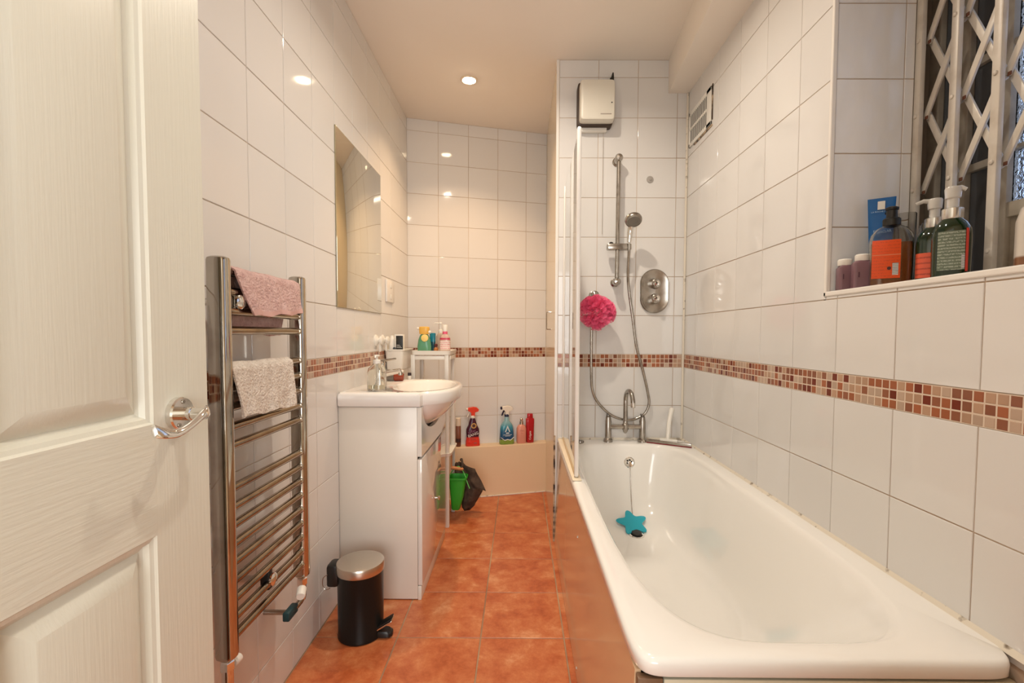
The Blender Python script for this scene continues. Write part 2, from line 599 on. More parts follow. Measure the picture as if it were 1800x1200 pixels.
# far jamb of the window opening (marbled tiles), near jamb, head
jb = structure('wall_window_jamb', MB().box(XR+0.004, 1.086, YJ+REC, YJ+0.03, SILL-0.02, 2.32), GROUT)
lay_tiles(jb, (0, YJ, 0), (1, 0, 0), vU, [0.866, 1.058, 1.086], [SILL]+[Z0R+P*k for k in range(2, 7)]+[2.30], TILE_GREY)
structure('wall_window_head', MB().box(XR+REC, 1.30, 0.28, 1.46, 2.30, 2.34), PAINT)
structure('wall_window_jamb_near', MB().box(XR+REC, 1.30, 0.27, 0.30, SILL-0.02, 2.32), PAINT)
structure('wall_window_reveal', MB().box(1.086, 1.30, 1.40, 1.46, SILL-0.02, 2.32), mat('shabby_painted_timber', (0.36, 0.29, 0.22), 0.6, var=(9, (0.20, 0.15, 0.11), 0.4, 0.7, 6, (1, 1, 0.2))))

# end wall above the taps and the partition beside the alcove
ws = structure('wall_shower', MB().box(XP+0.002, XR+0.02, YF+REC, YF+0.12, -0.1, H+0.05), GROUT)
xsS = [XP+0.012]+[XR-0.056-P*k for k in (2, 1, 0)]+[XR]
o0 = (0, YF, 0)
lay_tiles(ws, o0, (1, 0, 0), vU, xsS, steps(Z0R, H, Z0R), TILE)
lay_tiles(ws, o0, (1, 0, 0), vU, xsS, steps(0.53, Z0R-MH, Z0R-MH), TILE)
lay_mosaic(ws, o0, (1, 0, 0), vU, XP+0.012, XR-0.012, Z0R, seed=21)
wp = structure('wall_partition', MB().box(XP+REC, XP+0.1, YF+0.008, 3.6, -0.1, H+0.05), GROUT_L)
structure('wall_partition_lining', MB().box(XP-0.0005, XP+0.02, YF+0.0125, 3.45, 0.0, H, 0.001), mat('glossy_cream_lining', (0.80, 0.68, 0.50), 0.14, bump=(3, 0.06, 0.01, None, 1)))

# skewed back wall and its boxed ledge
ub = Vector((cos(AB), sin(AB), 0))
nb = Vector((sin(AB), -cos(AB), 0))
ob = Vector((XL, YB, 0))
SB = (XP-XL)/cos(AB)
b = MB(); b.X = Matrix.Translation(ob) @ Matrix.Rotation(AB, 4, 'Z')
b.box(-0.15, SB+0.12, REC, 0.12, -0.1, H+0.05)
wb = structure('wall_back', b, GROUT_L)
usB = [0]+[0.2029+P*k for k in range(4)]+[SB]
lay_tiles(wb, ob, ub, vU, usB, steps(Z0L, H, Z0L), TILE)
lay_tiles(wb, ob, ub, vU, usB, steps(0.335, Z0L-MH, Z0L-MH), TILE)
lay_mosaic(wb, ob, ub, vU, 0.004, SB-0.004, Z0L, True, seed=31)
LEDGE = 0.345
b = MB(); b.X = Matrix.Translation(ob) @ Matrix.Rotation(AB, 4, 'Z')
b.box(-0.10, SB+0.03, -0.095, 0.0, -0.02, LEDGE, 0.004)
structure('wall_ledge', b, PAINT)
b = MB(); b.X = Matrix.Translation(ob) @ Matrix.Rotation(AB, 4, 'Z')
b.box(0.0, SB-0.03, -0.104, -0.095, 0.0, 0.008, 0.002)
structure('trim_1', b, SEAL)

# boxed beam under the ceiling along the right wall (its inner face runs slightly askew)
beam = [(0.757, YF), (0.575, 0.0), (XR+0.03, 0.0), (XR+0.03, YF)]
structure('ceiling_beam', MB().prism(beam, 2.338, H+0.02, 'xy'), CEIL)

# near wall with the doorway the picture is taken from, and the hall behind it
bn = MB()
bn.box(-0.80, -0.60, -0.12, 0.03, -0.1, H+0.05)
bn.box(0.235, 1.0, -0.12, 0.03, -0.1, H+0.05)
bn.box(-0.60, 0.235, -0.12, 0.03, 2.04, H+0.05)
structure('wall_near', bn, PAINT)
HALL = mat('hall_paint', (0.80, 0.76, 0.68), 0.8)
structure('wall_hall_left', MB().box(-1.35, -1.25, -2.0, -0.12, -0.1, 2.5), HALL)
structure('wall_hall_right', MB().box(1.25, 1.35, -2.0, -0.12, -0.1, 2.5), HALL)
structure('wall_hall_back', MB().box(-1.35, 1.35, -2.1, -2.0, -0.1, 2.5), HALL)
structure('wall_hall_near', MB().box(-1.35, -0.80, -0.16, -0.12, -0.1, 2.5).box(1.0, 1.35, -0.16, -0.12, -0.1, 2.5), HALL)
structure('ceiling_hall', MB().box(-1.35, 1.35, -2.1, -0.12, 2.5, 2.6), HALL)
structure('floor_hall', MB().box(-1.35, 1.35, -2.1, -0.06, -0.1, -0.002), mat('hall_floor_boards', (0.45, 0.30, 0.18), 0.4))
structure('trim_2', MB().box(-0.625, -0.59, -0.13, 0.036, 0, 2.06, 0.004).box(0.225, 0.26, -0.13, 0.036, 0, 2.06, 0.004), DOORW)

# plastic trims: partition corner, wet corner, window edges, bath seals
structure('trim_3', MB().box(XP-0.003, XP+0.0115, YF-0.003, YF+0.0115, 0.0, H, 0.002), PLWB)
structure('trim_4', MB().box(XR-0.011, XR, YF-0.011, YF, 0.555, 2.336, 0.004), SEAL)
structure('trim_5', MB().box(XR-0.003, XR+0.010, YJ-0.004, YJ+0.008, SILL-0.014, 2.31, 0.003), PLWB)
structure('trim_6', MB().box(XR-0.003, XR+0.009, 0.29, YJ+0.008, SILL-0.014, SILL, 0.003), PLWB)
structure('window_sill', MB().box(XR+0.006, 1.24, 0.29, YJ+0.012, SILL-0.03, SILL-0.001, 0.002), PLWB)
structure('trim_7', MB().prism([(XR, 0.548), (XR-0.008, 0.548), (XR, 0.559)], 0.775, YF-0.002, 'xz'), SEAL)
structure('trim_8', MB().box(XP+0.02, XR-0.002, YF-0.010, YF, 0.548, 0.560, 0.003), SEAL)
structure('trim_9', MB().box(XP-0.006, XP+0.004, YF-0.006, YF+0.004, 0.0, 0.57, 0.002), MOULD)

# ------------------------------------------------------------------ window behind the grille
win = bpy.data.objects.new('window_1', None); C.objects.link(win); win.location = (1.2, 1.0, SILL); tag(win, kind='structure')
FRAME = mat('old_cream_window_frame', (0.44, 0.38, 0.30), 0.5, var=(12, (0.30, 0.24, 0.18), 0.45, 0.7))
PANE_D = mat('dark_obscure_pane', (0.14, 0.13, 0.12), 0.15, trans=0.6, bump=(60, 0.4, 0.004))
PANE_B = mat('frosted_pane', (0.75, 0.82, 0.95), 0.12, trans=1.0, ior=1.3, bump=(130, 0.9, 0.006, None, 2))
for y0, y1 in ((1.365, 1.40), (1.275, 1.305), (1.166, 1.20), (0.74, 0.77), (0.30, 0.335)):
    obj('frame_post', MB().box(1.18, 1.215, y0, y1, SILL, 2.30, 0.003), FRAME, win)
for z0, z1, y0, y1 in ((SILL, SILL+0.03, 0.335, 1.365), (2.26, 2.30, 0.335, 1.365), (1.532, 1.552, 1.20, 1.275), (1.39, 1.427, 0.77, 1.166), (1.549, 1.560, 0.77, 1.166), (1.80, 1.815, 0.77, 1.166), (1.80, 1.82, 1.20, 1.275)):
    obj('frame_rail', MB().box(1.182, 1.212, y0, y1, z0, z1, 0.003), FRAME, win)
for y0, y1, z0, z1, m in ((1.305, 1.365, SILL+.03, 2.26, PANE_D), (1.20, 1.275, SILL+.03, 1.532, PANE_D), (1.20, 1.275, 1.552, 1.80, PANE_D), (1.20, 1.275, 1.82, 2.26, PANE_D),
                         (0.77, 1.166, 1.427, 1.549, PANE_B), (0.77, 1.166, 1.56, 1.80, PANE_B), (0.77, 1.166, 1.815, 2.26, PANE_B), (0.335, 0.74, SILL+.03, 2.26, PANE_B), (0.77, 1.166, SILL+.03, 1.39, FRAME)):
    obj('pane', MB().box(1.195, 1.200, y0, y1, z0, z1), m, win, smooth=False)
structure('outside_blocker', MB().box(2.3, 2.4, 2.02, 5.0, -0.5, 4.0), mat('blocker_dark', (0.05, 0.04, 0.035), 0.9))  # added dark block outside, keeps the sky out of the darker panes

# folding security grille
GR = mat('chipped_cream_grille_paint', (0.66, 0.60, 0.52), 0.35, var=(18, (0.56, 0.49, 0.41), 0.5, 0.7), rnd=0.03)
RUST = mat('rusty_rivet', (0.16, 0.06, 0.03), 0.7)
g = thing('security_grille', 'cream folding metal security grille with crossed straps in front of the window', 'grille', (1.105, 0.9, SILL))
PY = [1.335-0.109*k for k in range(0, 10)]
for k, y in enumerate(PY):
    w = 0.0105
    b = MB()
    b.box(1.086, 1.100, y-w-0.008, y+w-0.008, SILL, 2.28, 0.003)
    obj('upright', b, GR, g)
    for zz in (1.300, 1.502, 1.703, 1.905, 2.107):
        bb = MB().lathe([(0.006, 0), (0.005, 0.003), (0.002, 0.0045)], (1.086, y-0.008, zz), (-1, 0, 0), 10)
        obj('rivet', bb, GR, g)
for k in range(len(PY)-1):
    for j in range(1, 5):
        za, zb = 1.300+0.2015*j, 1.300+0.2015*(j+1)
        for (p, q, x) in ((za, zb, 1.112), (zb, za, 1.120)):
            if p < SILL+0.02 or q > 2.29 and p > 2.29:
                continue
            y0, y1 = PY[k]-0.012, PY[k+1]+0.001
            d = Vector((0, y1-y0, q-p)); L_ = d.length
            M = Matrix.Translation((x, y0, p)) @ Vector((0, 0, 1)).rotation_difference(d.normalized()).to_matrix().to_4x4()
            b = MB(); b.X = M
            b.box(-0.0035, 0.0035, -0.0085, 0.0085, -0.008, L_+0.008, 0.002)
            obj('strap', b, GR, g)
for k in range(4):
    for zz in (1.502, 1.703, 1.905):
        obj('rusty_pivot', MB().box(1.106, 1.1085, PY[k]-0.023, PY[k]-0.014, zz-0.011, zz-0.002, 0.001), RUST, g)

# ------------------------------------------------------------------ door (left, opened against the left wall)
XD, YE = -0.55, 0.822
door = bpy.data.objects.new('door_1', None); C.objects.link(door); door.location = (XD-0.02, 0.06, 0); tag(door, kind='structure')
DT = 0.038


def door_panel(y0, y1, z0, z1):
    """moulded panel: quirk, slope, raised field, from the outer edge inwards, into the face X = XD"""
    def rc(i, x):
        return [(XD+x, y0+i, z0+i), (XD+x, y1-i, z0+i), (XD+x, y1-i, z1-i), (XD+x, y0+i, z1-i)]
    b = MB().rings([rc(0, 0), rc(0.003, -0.0035), rc(0.009, -0.0055), rc(0.013, -0.0125), rc(0.018, -0.0150), rc(0.046, -0.0015), rc(0.048, -0.001)], True, False, True)
    return b


YS = [0.06, 0.17, 0.360, 0.474, 0.70, YE]      # hinge stile, panel, muntin, panel, lock stile
ZR = [0.006, 0.21, 0.795, 0.965, 1.98]        # bottom rail, panel, lock rail, panel, top rail
for y0, y1 in ((YS[0], YS[1]), (YS[4], YS[5])):
    obj('door_stile', MB().box(XD-DT, XD, y0, y1, 0.006, 1.98), DOORW, door)
for z0, z1 in ((ZR[0], ZR[1]), (ZR[2], ZR[3]), (1.87, 1.98)):
    obj('door_rail', MB().box(XD-DT, XD, YS[1], YS[4], z0, z1), DOORH, door)
for z0, z1 in ((ZR[1], ZR[2]), (ZR[3], 1.87)):
    obj('door_muntin', MB().box(XD-DT, XD, YS[2], YS[3], z0, z1), DOORW, door)
    for y0, y1 in ((YS[1], YS[2]), (YS[3], YS[4])):
        obj('door_panel', door_panel(y0, y1, z0, z1), DOORW, door, angle=20)
        obj('panel_back', MB().box(XD-DT, XD-0.018, y0, y1, z0, z1), DOORW, door)
dh = thing('door_handle', None, None, (XD, 0.747, 0.973))
dh.parent = door; dh.location = Vector((XD, 0.747, 0.973))-door.location
hx, hy, hz = XD, 0.748, 0.973
b = MB().lathe([(0.0265, 0), (0.0265, 0.008), (0.0245, 0.0105), (0.0, 0.0105)], (hx, hy, hz), (1, 0, 0), 40, True, False)
obj('rose', b, CHROME, dh)
b = MB().lathe([(0.011, 0.010), (0.011, 0.026), (0.0095, 0.027), (0.0095, 0.046), (0.0, 0.0465)], (hx, hy, hz), (1, 0, 0), 24, True, False)
obj('neck', b, CHROME, dh)
# flat twisted lever running back from the neck towards the hinge side
path = spline([(hx+0.040, hy+0.013, hz+0.002), (hx+0.046, hy+0.004, hz+0.003), (hx+0.049, hy-0.014, hz-0.001), (hx+0.049, hy-0.040, hz-0.012), (hx+0.047, hy-0.064, hz-0.018), (hx+0.043, hy-0.084, hz-0.014), (hx+0.036, hy-0.094, hz-0.009)], 6)
rs = []
for i, p in enumerate(path):
    t = i/(len(path)-1)
    ang = radians(8+42*sin(pi*t))
    w, h = 0.0080+0.002*cos(2*pi*t), 0.0040
    rs.append([(p.x+h*cos(a)*cos(ang)-w*sin(a)*sin(ang), p.y+0.3*w*sin(a)*sin(ang), p.z+h*cos(a)*sin(ang)+w*sin(a)*cos(ang)) for a in [2*pi*k/16 for k in range(16)]])
obj('lever', MB().rings(rs), CHROME, dh, angle=60)
for dz, dy in ((0.019, 0.0), (-0.017, -0.010)):
    obj('screw', MB().lathe([(0.0035, 0.010), (0.0033, 0.0118), (0, 0.012)], (hx, hy+dy, hz+dz), (1, 0, 0), 12, True, False), SATIN, dh)

# ------------------------------------------------------------------ towel radiator on the left wall
RX = -0.662
rad = thing('towel_radiator', 'tall chrome ladder towel radiator on the left wall behind the door edge', 'radiator', (RX, 1.2, 0.36))
Y1, Y2 = 1.036, 1.402
for y in (Y1, Y2):
    secs = [(RX, y, 0.362, 0.012, 0.012, 2.6), (RX, y, 0.368, 0.021, 0.0165, 3)]+[(RX, y, z, 0.0225, 0.0175, 3.2) for z in (0.374, 1.262)]+[(RX, y, 1.267, 0.021, 0.0165, 3), (RX, y, 1.270, 0.016, 0.012, 2.6)]
    obj('post', MB().loft(secs, 28), CHROME_D, rad)
for z in (1.240, 1.1965, 1.152, 1.1085, 1.0225, 0.978, 0.934, 0.889, 0.8465, 0.748, 0.704, 0.662, 0.619, 0.576, 0.533, 0.491, 0.448, 0.405):
    o = obj('bar', MB().tube([(RX+0.006, Y1+0.012, z), (RX+0.006, Y2-0.012, z)], 0.0102, 14), CHROME_B, rad)
    obj('bar_collar', MB().tube([(RX+0.006, Y2-0.022, z), (RX+0.006, Y2-0.012, z)], 0.0118, 14), CHROME, o)
for y, z in ((1.085, 1.174), (1.205, 0.4585)):
    br = thing('wall_bracket', None, None, (RX, y, z)); br.parent = rad; br.location = Vector((RX, y, z))-rad.location
    obj('bracket_stem', MB().tube([(XL, y, z), (RX+0.012, y, z)], 0.009, 14), CHROME, br)
    obj('bracket_cap', MB().lathe([(0.014, 0), (0.0165, 0.003), (0.0165, 0.008), (0.012, 0.012), (0, 0.0135)], (RX+0.012, y, z), (1, 0, 0), 24, True, False), CHROME, br)
    obj('bracket_clamp', MB().box(RX-0.012, RX+0.012, y-0.010, y+0.010, z-0.026, z+0.026, 0.003), BLACK if z < 1 else CHROME, br)
for y in (Y1, Y2):
    va = thing('valve', None, None, (RX, y, 0.34)); va.parent = rad; va.location = Vector((RX, y, 0.34))-rad.location
    obj('valve_nut', MB().lathe([(0.016, 0), (0.016, 0.018), (0.012, 0.022)], (RX, y, 0.340), (0, 0, 1), 6), CHROME, va)
    obj('valve_body', MB().lathe([(0.010, -0.03), (0.0125, -0.02), (0.0125, 0.022)], (RX, y, 0.322), (0, 0, 1), 18), CHROME, va)
    if y == Y1:
        obj('valve_cap', MB().lathe([(0.008, 0), (0.011, 0.004), (0.0105, 0.018), (0.006, 0.022)], (RX+0.006, y+0.013, 0.345), (0.1, 1, 0), 18), PLW, va, label='small white valve cap')
        obj('pipe', MB().tube([(RX, y, 0.30), (RX, y, 0.0)], 0.0085, 14), CHROME, va)
    else:
        obj('valve_cap', MB().lathe([(0.010, 0), (0.0135, 0.004), (0.0135, 0.034), (0.011, 0.038)], (RX+0.010, y-0.022, 0.338), (0.35, -1, -0.2), 20), PLW, va, label='white ribbed valve cap')
        obj('elbow', MB().tube(spline([(RX, y, 0.30), (RX, y-0.012, 0.292), (RX, y-0.05, 0.292)], 5), 0.009, 12), SATIN, va)
        obj('tail_fitting', MB().box(RX-0.012, RX+0.008, y-0.098, y-0.040, 0.279, 0.305, 0.004), mat('dark_teal_fitting', (0.01, 0.05, 0.06), 0.5), va, label='dark teal fitting')
        obj('pipe', MB().tube([(RX, y-0.07, 0.292), (XL, y-0.07, 0.292)], 0.0075, 12), SATIN, va)

# towels
PINK = mat('dusty_pink_terry', (0.62, 0.39, 0.36), 0.95, bump=(170, 1.0, 0.008), var=(60, (0.76, 0.53, 0.49), 0.35, 0.7))
BEIGE = mat('beige_terry', (0.68, 0.59, 0.51), 0.95, bump=(170, 1.0, 0.008), var=(60, (0.84, 0.76, 0.68), 0.35, 0.7))
HEM_P = mat('pink_towel_hem', (0.62, 0.38, 0.34), 0.9, bump=(300, 0.4, 0.002))


def towel(name, label, m, top, fl, fr, bl, brr, zbar, hem, seed):
    """top=(y0,y1); front lower corners fl, fr (y,z) and back lower corners; hangs over the bar at zbar"""
    rg = random.Random(seed)
    NU, NV = 26, 34
    x_f, x_b = RX+0.020, RX-0.010
    rows = []
    ph = [rg.uniform(0, 6) for _ in range(4)]
    for j in range(NV+1):
        t = j/NV
        row = []
        for i in range(NU+1):
            u = i/NU
            if t < 0.46:                      # front, from the hem up
                s = 1-t/0.46
                ya = top[0]+(fl[0]-top[0])*s; yb = top[1]+(fr[0]-top[1])*s
                zc = zbar-0.003
                zl = zc+(fl[1]-zc)*s; zr = zc+(fr[1]-zc)*s
                x = x_f+0.006*s
                fold = 0.0055*sin(9*u+ph[0]+2.2*s)*s+0.003*sin(23*u+ph[1])*s
                x += abs(fold)*1.3
            elif t <= 0.54:
                a = pi*(t-0.46)/0.08
                ya, yb = top
                zl = zr = zbar-0.003+0.0150*sin(a)
                x = RX+0.006+0.0145*cos(a)
            else:
                s = (t-0.54)/0.46
                ya = top[0]+(bl[0]-top[0])*s; yb = top[1]+(brr[0]-top[1])*s
                zc = zbar-0.003
                zl = zc+(bl[1]-zc)*s; zr = zc+(brr[1]-zc)*s
                x = x_b-0.008*s-0.003*abs(sin(8*u+ph[2]))*s
            y = ya+(yb-ya)*u
            z = zl+(zr-zl)*u+0.003*sin(14*u+ph[3])*(1 if t < 0.1 or t > 0.9 else 0.3)
            row.append(Vector((x, y, z+rg.uniform(-.0006, .0006))))
        rows.append(row)
    org = Vector((RX, (top[0]+top[1])/2, zbar))
    t_ = thing(name, label, 'towel', org, 'small towels on the radiator')

    def sheet(j0, j1, nm, mm, off):
        N = NU+1
        vs, fs = [], []
        th = 0.0022+off
        for sgn in (1, -1):
            for j in range(j0, j1+1):
                for i in range(N):
                    p = rows[j][i]
                    a = rows[min(j+1, NV)][i]-rows[max(j-1, 0)][i]
                    c = rows[j][min(i+1, NU)]-rows[j][max(i-1, 0)]
                    nrm = a.cross(c).normalized()
                    vs.append(p+sgn*th*nrm)
        R = j1-j0+1
        for k in range(2):
            for j in range(R-1):
                for i in range(NU):
                    q = (k*R*N+j*N+i, k*R*N+j*N+i+1, k*R*N+(j+1)*N+i+1, k*R*N+(j+1)*N+i)
                    fs.append(q if k else tuple(reversed(q)))
        o_ = R*N
        for i in range(NU):
            fs.append((i, i+1, o_+i+1, o_+i)); q = (R-1)*N
            fs.append((q+i+1, q+i, o_+q+i, o_+q+i+1))
        for j in range(R-1):
            fs.append(((j+1)*N, j*N, o_+j*N, o_+(j+1)*N)); q = NU
            fs.append((j*N+q, (j+1)*N+q, o_+(j+1)*N+q, o_+j*N+q))
        b = MB(); b.add(vs, fs)
        obj(nm, b, mm, t_, angle=80)
    sheet(0, NV, 'cloth', m, 0.0)
    sheet(0, 2, 'hem', hem, 0.0008)
    return t_


towel('pink_towel', 'dusty pink terry towel hanging over the top bars of the chrome radiator', PINK, (1.064, 1.372), (1.118, 1.142), (1.360, 1.158), (1.085, 1.108), (1.335, 1.094), 1.240, HEM_P, 2)
towel('beige_towel', 'small beige terry flannel hung over a middle bar of the chrome radiator', BEIGE, (1.046, 1.324), (1.064, 0.910), (1.312, 0.902), (1.06, 0.935), (1.31, 0.935), 1.0225, BEIGE, 5)

# ------------------------------------------------------------------ pedal bin
BX, BY = -0.581, 1.690
pb = thing('pedal_bin', 'black pedal bin with a steel lid on the floor beside the vanity unit', 'bin', (BX, BY, 0))
obj('body', MB().lathe([(0.078, 0.0), (0.082, 0.004), (0.082, 0.012), (0.080, 0.016), (0.081, 0.235), (0.083, 0.240)], (BX, BY, 0), N=48), BLACKM, pb)
lid = obj('lid', MB().lathe([(0.0845, 0.240), (0.0855, 0.243), (0.0855, 0.266), (0.083, 0.271), (0.070, 0.2745), (0.0, 0.277)], (BX, BY, 0), N=48, cap1=False), STEEL, pb)
b = MB().box(BX-0.115, BX-0.070, BY-0.036, BY+0.030, 0.185, 0.268, 0.012)
hb = obj('hinge_box', b, BLACK, pb)
obj('carry_handle', MB().tube(spline([(BX-0.108, BY-0.034, 0.235), (BX-0.124, BY-0.034, 0.222), (BX-0.126, BY-0.034, 0.195), (BX-0.116, BY-0.034, 0.180), (BX-0.100, BY-0.034, 0.185)], 6), 0.0016, 8), SATIN, hb)
pd = obj('pedal', MB().loft([(BX+0.088, BY-0.018, 0.006, 0.034, 0.022, 3), (BX+0.088, BY-0.018, 0.018, 0.034, 0.022, 3), (BX+0.086, BY-0.018, 0.026, 0.026, 0.018, 3)], 24), BLACK, pb)
b = MB(); b.X = Matrix.Translation((BX+0.096, BY-0.020, 0.050)) @ Matrix.Rotation(radians(-32), 4, 'Y')
b.box(-0.032, 0.032, -0.022, 0.022, -0.003, 0.003, 0.003)
obj('pedal_plate', b, CHROME, pd)
b = MB(); b.X = Matrix.Translation((BX+0.094, BY-0.020, 0.052)) @ Matrix.Rotation(radians(-32), 4, 'Y')
b.box(-0.030, 0.034, -0.020, 0.020, 0.001, 0.006, 0.003)
obj('pedal_pad', b, BLACK, pd)

# ------------------------------------------------------------------ vanity unit and basin
VY0, VY1, VXF = 1.905, 2.520, -0.418
va = thing('vanity_unit', 'white vanity cabinet with one gloss door standing under the basin', 'cabinet', (-0.58, 2.21, 0))
obj('side_panel', MB().box(XL+0.001, VXF, VY0, VY0+0.016, 0.004, 0.803, 0.001), VANITY, va)
obj('side_panel', MB().box(XL+0.001, VXF, VY1-0.016, VY1, 0.0, 0.803, 0.001), VANITY, va)
obj('bottom_panel', MB().box(XL+0.001, VXF, VY0+0.016, VY1-0.016, 0.07, 0.086), VANITY, va)
obj('plinth', MB().box(VXF+0.0006, VXF+0.015, VY0, VY1, 0.0, 0.058, 0.0015), VANITY, va)
dr = obj('door', MB().box(VXF+0.001, VXF+0.019, VY0+0.001, VY1-0.001, 0.062, 0.588, 0.002), VANITYG, va)
fas = [(VY0, 0.600), (VY1, 0.600), (VY1, 0.803)]
for k in range(21):
    a = pi*k/20
    fas.append((2.2125+0.274*cos(a), 0.803-0.125*sin(a)**0.8))
fas.append((VY0, 0.803))
obj('fascia', MB().prism(fas, VXF+0.001, VXF+0.019, 'yz'), VANITYG, va)
kn = obj('knob', MB().lathe([(0.0055, 0), (0.0045, 0.012), (0.010, 0.016), (0.011, 0.020), (0.007, 0.024), (0, 0.0245)], (VXF+0.018, 2.205, 0.325), (1, 0, 0), 20, True, False), CHROME, dr)

BZ = 0.862
ba = thing('washbasin', 'white semi-recessed ceramic washbasin with a bowed front on top of the vanity unit', 'basin', (-0.58, 2.21, 0.805))
N = 128
bcx, bcy = -0.50, 2.2125


def outline(scale_in, with_bowl=True):
    out = []
    x0, x1, y0, y1 = XL+0.001+scale_in*0, -0.400-scale_in, 1.893+scale_in, 2.532-scale_in
    ecx, ea, eb = -0.43, 0.155-scale_in, 0.285-scale_in
    for i in range(N):
        a = 2*pi*i/N
        d = Vector((cos(a), sin(a)))
        t = 1e9
        for lim, c, k in ((x0, bcx, 0), (x1, bcx, 0), (y0, bcy, 1), (y1, bcy, 1)):
            dd = d[k]
            if abs(dd) > 1e-9:
                q = (lim-c)/dd
                if q > 0: t = min(t, q)
        if with_bowl and d.x > 0:
            # ray / superellipse n=2.3 by bisection
            lo, hi = 0.0, 0.6
            for _ in range(40):
                m_ = (lo+hi)/2
                f = abs((bcx+m_*d.x-ecx)/ea)**2.3+abs((m_*d.y)/eb)**2.3
                if f < 1: lo = m_
                else: hi = m_
            if bcx+lo*d.x > ecx: t = max(t, lo)
        out.append((bcx+t*d.x, bcy+t*d.y))
    return out


def inner(a, b_, cx=-0.455):
    return [(cx+a*cos(2*pi*i/N)*(1 if cos(2*pi*i/N) > 0 else 0.85), bcy+b_*sin(2*pi*i/N)) for i in range(N)]


rs = []
for inset, z in ((0.004, 0.806), (0.0, 0.812), (0.0, 0.848), (0.003, 0.857), (0.010, BZ)):
    rs.append([(x, y, z) for x, y in outline(inset)])
for a, bb, z in ((0.155, 0.248, BZ), (0.150, 0.242, BZ-0.004), (0.143, 0.232, BZ-0.016), (0.128, 0.205, 0.81), (0.100, 0.155, 0.765), (0.06, 0.09, 0.74), (0.022, 0.022, 0.733), (0.020, 0.020, 0.722)):
    rs.append([(x, y, z) for x, y in inner(a, bb)])
obj('basin_top', MB().rings(rs, True, True, True), CERAM, ba, angle=50)
secs = []
for k in range(15):
    t = k/14
    z = 0.846-0.170*t
    s = math.sqrt(max(0.0, 1-t**2.2))
    secs.append((-0.43-0.055*t, bcy, z, max(0.155*s**1.0, 0.004), max(0.285*s**0.9, 0.006), 2.3))
secs[0] = (-0.43, bcy, 0.852, 0.152, 0.282, 2.3)
# only the half that shows in front of the cabinet
half = []
for cx_, cy_, z, a, bb, n in secs:
    M_ = 40
    ptsr = []
    for i in range(M_+1):
        ang = -pi/2+pi*i/M_
        ptsr.append((cx_+0.0+a*sgnpow(cos(ang), 2/n), cy_+bb*sgnpow(sin(ang), 2/n), z))
    half.append([(max(p[0], -0.43), p[1], p[2]) for p in ptsr])
b = MB().rings(half, False, False, False)
obj('bowl_front', b, CERAM, ba, angle=60)
obj('overflow_hole', MB().lathe([(0.006, 0), (0.006, 0.002), (0.003, 0.002), (0.003, 0.0)], (-0.500, 1.926, BZ-0.0012), (0, 0, 1), 16), BLACK, ba)

# mono basin mixer
tp = thing('basin_mixer_tap', 'chrome lever mixer tap at the back of the washbasin', 'tap', (-0.657, 2.215, BZ))
obj('tap_body', MB().lathe([(0.026, 0), (0.026, 0.006), (0.022, 0.010), (0.021, 0.085), (0.023, 0.092), (0.023, 0.104), (0.016, 0.112)], (-0.657, 2.215, BZ), N=24), CHROME, tp)
obj('spout', MB().tube([(-0.647, 2.212, BZ+0.048), (-0.610, 2.205, BZ+0.058), (-0.560, 2.197, BZ+0.068), (-0.550, 2.195, BZ+0.062)], [0.014, 0.013, 0.0125, 0.011], 16), CHROME, tp)
obj('aerator', MB().lathe([(0.0105, 0), (0.0105, -0.012), (0.008, -0.013)], (-0.558, 2.196, BZ+0.060), N=18), SATIN, tp)
obj('lever', MB().tube(spline([(-0.657, 2.215, BZ+0.108), (-0.632, 2.210, BZ+0.116), (-0.580, 2.20, BZ+0.124)], 5), [0.009, 0.009, 0.008, 0.008, 0.007, 0.006, 0.006, 0.0055, 0.005, 0.005, 0.004], 10), SATIN, tp)

# glass soap dispenser in front of the tap
sx, sy = -0.606, 1.990
sd = thing('soap_dispenser', 'small clear glass soap dispenser with a white pump on the near end of the basin', 'dispenser', (sx, sy, BZ))
obj('bottle', MB().loft([(sx, sy, BZ+z, a, a, 3.2) for z, a in ((0.0005, 0.034), (0.004, 0.037), (0.078, 0.037), (0.096, 0.032), (0.108, 0.017), (0.116, 0.0135), (0.114, 0.0115), (0.106, 0.0145), (0.094, 0.0295), (0.078, 0.0345), (0.008, 0.0345), (0.006, 0.031))], 32), GLASSB, sd, angle=50)
obj('liquid', MB().loft([(sx, sy, BZ+z, a, a, 3.2) for z, a in ((0.0075, 0.031), (0.0095, 0.0340), (0.026, 0.0340))], 32), SOAPW, sd)
obj('pump', MB().lathe([(0.0155, 0.114), (0.0155, 0.128), (0.013, 0.131), (0.0055, 0.132), (0.0055, 0.144), (0.012, 0.145), (0.012, 0.151), (0, 0.152)], (sx, sy, BZ), N=20, cap1=False).tube([(sx, sy, BZ+0.148), (sx+0.004, sy-0.030, BZ+0.147), (sx+0.004, sy-0.034, BZ+0.140)], 0.0038, 8), PLW, sd)
obj('dip_tube', MB().tube(spline([(sx, sy, BZ+0.114), (sx+0.002, sy, BZ+0.06), (sx-0.012, sy, BZ+0.012)], 6), 0.003, 8), PLW, sd)

